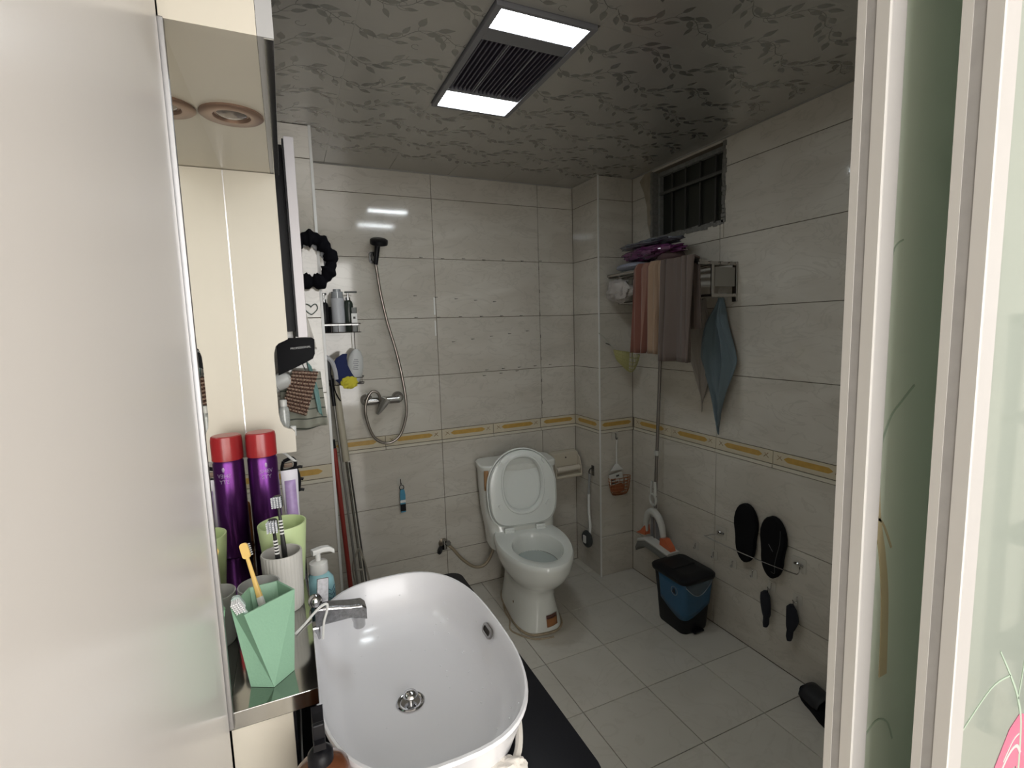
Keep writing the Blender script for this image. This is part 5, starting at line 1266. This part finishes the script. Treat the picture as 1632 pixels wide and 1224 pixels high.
part('lid', MB().loft([rr3(.206, .238, .036, .258), rr3(.212, .244, .038, .264), rr3(.212, .244, .038, .276), rr3(.196, .228, .036, .284), rr3(.12, .15, .03, .287)]), plastic_k, bn, label='black lid')
part('lid_groove', MB().box(-.07, .07, -.008, .008, .2868, .290), plastic_k, bn, bevel=.002)
part('liner_bag', MB().sheet(lambda u, v: (bx_(.52+.46*u, .25)[0]-.002, bx_(.52+.46*u, .25)[1]-.0035-.002*math.sin(u*9), .257-(.012+.052*math.sin(PI*u))*v), 24, 5), mat('liner_film', (.12, .17, .22), .25, coat=.4, alpha=.55), bn, solid=.0008, label='clear liner bag folded over the rim')
part('liner_edge', MB().tube([(bx_(.52+.46*k/10, .25)[0]-.002, bx_(.52+.46*k/10, .25)[1]-.005, .245-.052*math.sin(PI*k/10)) for k in range(11)], .0016, 6, 4), mat('liner_edge', (.30, .34, .38), .3), bn)
eM = Matrix.Translation((-.0935, -.045, .206)) @ Matrix.Rotation(-PI/2, 4, 'Z')
mb = MB().tube([eM @ Vector((.020*math.cos(k*PI/8), 0, .020*math.sin(k*PI/8))) for k in range(16)], .0013, 5, 2, closed=True)
part('printed_emblem', mb, mat('emblem_grey', (.25, .27, .30), .5), bn)
part('emblem_figure', MB().prism([(-.012, -.010), (.010, -.012), (.006, .004), (-.002, .014), (-.009, .002)], 0, .0012, eM @ Matrix.Rotation(PI/2, 4, 'X')), mat('emblem_dark', (.02, .02, .03), .5), bn)
part('pedal', MB().box(-.03, .03, -.112, -.085, .006, .016), plastic_k, bn, bevel=.003)

# ------------------------------------------------------------------ slippers on the wall bar, hooks
def slipper_outline(L, w_, n_=28, flip=1):
    p = []
    for i in range(n_):
        t = 2*PI*i/n_; s_ = math.sin(t); c = math.cos(t)
        wid = w_*(.62+.07*s_-.085*math.cos(2*t+0)*0-.10*math.exp(-((s_+.15)/.35)**2)+.03*s_*s_)
        p.append((flip*(c*wid+.006*s_), s_*L/2))
    return p
def slipper(label, y, z, tilt, flip, detail):
    t = thing('slipper', label, 'slipper', (XR-.03, y, z), group=None)
    # local: x across (world -y), y up (world z), z outwards (world -x)
    M = Matrix(((0, 0, -1, XR-.008), (-1, 0, 0, y), (0, 1, 0, z), (0, 0, 0, 1))) @ Matrix.Rotation(tilt, 4, 'Z')
    o1 = slipper_outline(.265, .098, flip=flip); o2 = [(x*.94, y_*.97) for x, y_ in o1]
    part('sole', MB().loft([[(x, y_, 0) for x, y_ in o2], [(x, y_, .004) for x, y_ in o1], [(x, y_, .020) for x, y_ in o1], [(x, y_, .024) for x, y_ in o2]], M=M), rubber, t, world=True)
    if detail:
        part('sole_line', MB().tube([M @ Vector((x*.80, y_*.9, .0245)) for x, y_ in [(.042, .10), (.046, .04), (.036, -.02), (.030, -.07), (.034, -.11), (.012, -.112)]], .0008, 5, 5), mat('grey_line', (.10, .10, .10), .6), t, world=True)
        part('moulded_mark', MB().tube([M @ Vector(q) for q in [(-.012, .012, .0245), (0, -.002, .0245), (.010, -.012, .0245)]], .0012, 5, 4), mat('grey_line', (.10, .10, .10), .6), t, world=True)
    return t
slipper('black slipper sole, left of the pair tucked behind the wall bar', 1.492, .530, .05, 1, False)
slipper('black slipper sole with a thin grey edge line, right of the wall bar pair', 1.358, .518, -.07, -1, True)
bar = thing('slipper_bar', 'thin chrome bar on clear pads holding the black slippers', 'bar', (XR, 1.45, .45))
part('bar_wire', MB().tube([(XR-.010, 1.655, .462), (1.738, 1.680, .452), (1.732, 1.676, .448), (1.732, 1.46, .452), (1.732, 1.25, .468), (1.738, 1.222, .474), (XR-.010, 1.245, .480)], .0022, 7, 4), chrome, bar, world=True)
for y, z in ((1.645, .468), (1.255, .484)):
    part('wall_pad', MB().prism(rrect(.060, .060, .006, 3), 0, .0018, Matrix(((0, 0, -1, XR-.0004), (-1, 0, 0, y), (0, 1, 0, z), (0, 0, 0, 1)))), mat('clear_plate', (.5, .48, .43), .1), bar, world=True)
    part('bar_clip', MB().tube([(XR-.003, y+.018, z), (XR-.014, y, z+.008), (XR-.003, y-.018, z)], .005, 6, 4), ch2, bar, world=True)
g_ = None
nm = ['clear square hook nearest the bin in the row under the slippers', 'clear square hook second from the bin', 'clear square hook third from the bin, under the left slipper', 'clear square hook fourth from the bin, under the right slipper']
for k, y in enumerate((1.800, 1.684, 1.573, 1.465)):
    hook((XR-.0005, y, .345+.002*k), nm[k], s_=.85, face=(-1, 0, 0), group='clear hooks in a row under the slippers')
hook((XR-.0005, 1.372, .338), 'clear hook carrying the left black sock', s_=.85, face=(-1, 0, 0), group='clear hooks carrying black socks')
hook((XR-.0005, 1.255, .338), 'clear hook carrying the right black sock', s_=.85, face=(-1, 0, 0), group='clear hooks carrying black socks')
sock = mat('black_knit', (.010, .011, .018), .95, bump=.6, bscale=300)
def hang_sock(label, y, z0, z1, seed, bulge):
    rings = []; rnd = random.Random(seed)
    for k in range(12):
        t = k/11; z = z0+(z1-z0)*t
        a = .0235*(.55+.5*math.sin(PI*min(1, t*1.25+.1))**.6) if k not in (0, 11) else .008
        cx_ = .004*math.sin(t*5+seed)
        rings.append([(XR-.028+.011*math.cos(q*PI/6)*(1.0), y+cx_+(a+bulge*(math.sin(q*PI/6) < 0)*math.exp(-((t-.35)/.15)**2)*.006)*math.sin(q*PI/6), z) for q in range(12)])
    o = thing('foot_cover', label, 'sock', (XR-.028, y, z0))
    part('knit_body', MB().loft(rings), sock, o, world=True)
    part('loop', MB().tube([(XR-.018, y, z0-.003), (XR-.018, y, z0+.012), (XR-.018, y+.004, z0+.016)], .0015, 6, 3), sock, o, world=True)
hang_sock('black ankle sock hanging on the left of the two lower hooks', 1.377, .318, .162, 1, 0)
hang_sock('black ankle sock hanging on the right of the two lower hooks, nearer the door', 1.262, .318, .165, 3, 1)
# slippers on the floor by the door frame
def floor_slipper(label, x, y, rot, s_=1.0):
    t = thing('floor_slipper', label, 'slipper', (x, y, 0), (0, 0, rot))
    o1 = slipper_outline(.25*s_, .095*s_)
    part('sole', MB().loft([[(a, b_, .0005) for a, b_ in o1], [(a, b_, .022) for a, b_ in o1], [(a*.94, b_*.97, .026) for a, b_ in o1]]), rubber, t)
    part('strap', MB().sheet(lambda u, v: (.045*s_*math.cos(PI*u), -.085*s_+.09*s_*v, .022+.040*math.sin(PI*u)), 14, 6), mat('slipper_strap', (.015, .015, .018), .5), t, solid=.005)
    return t
floor_slipper('black slipper on the floor touching the right wall by the door', 1.715, 1.075, 2.9)
floor_slipper('second black slipper on the floor half hidden by the door frame', 1.66, .91, 2.75)
floor_slipper('black slipper at the bottom of the photo nearest the door panel', 1.535, .845, 1.6)
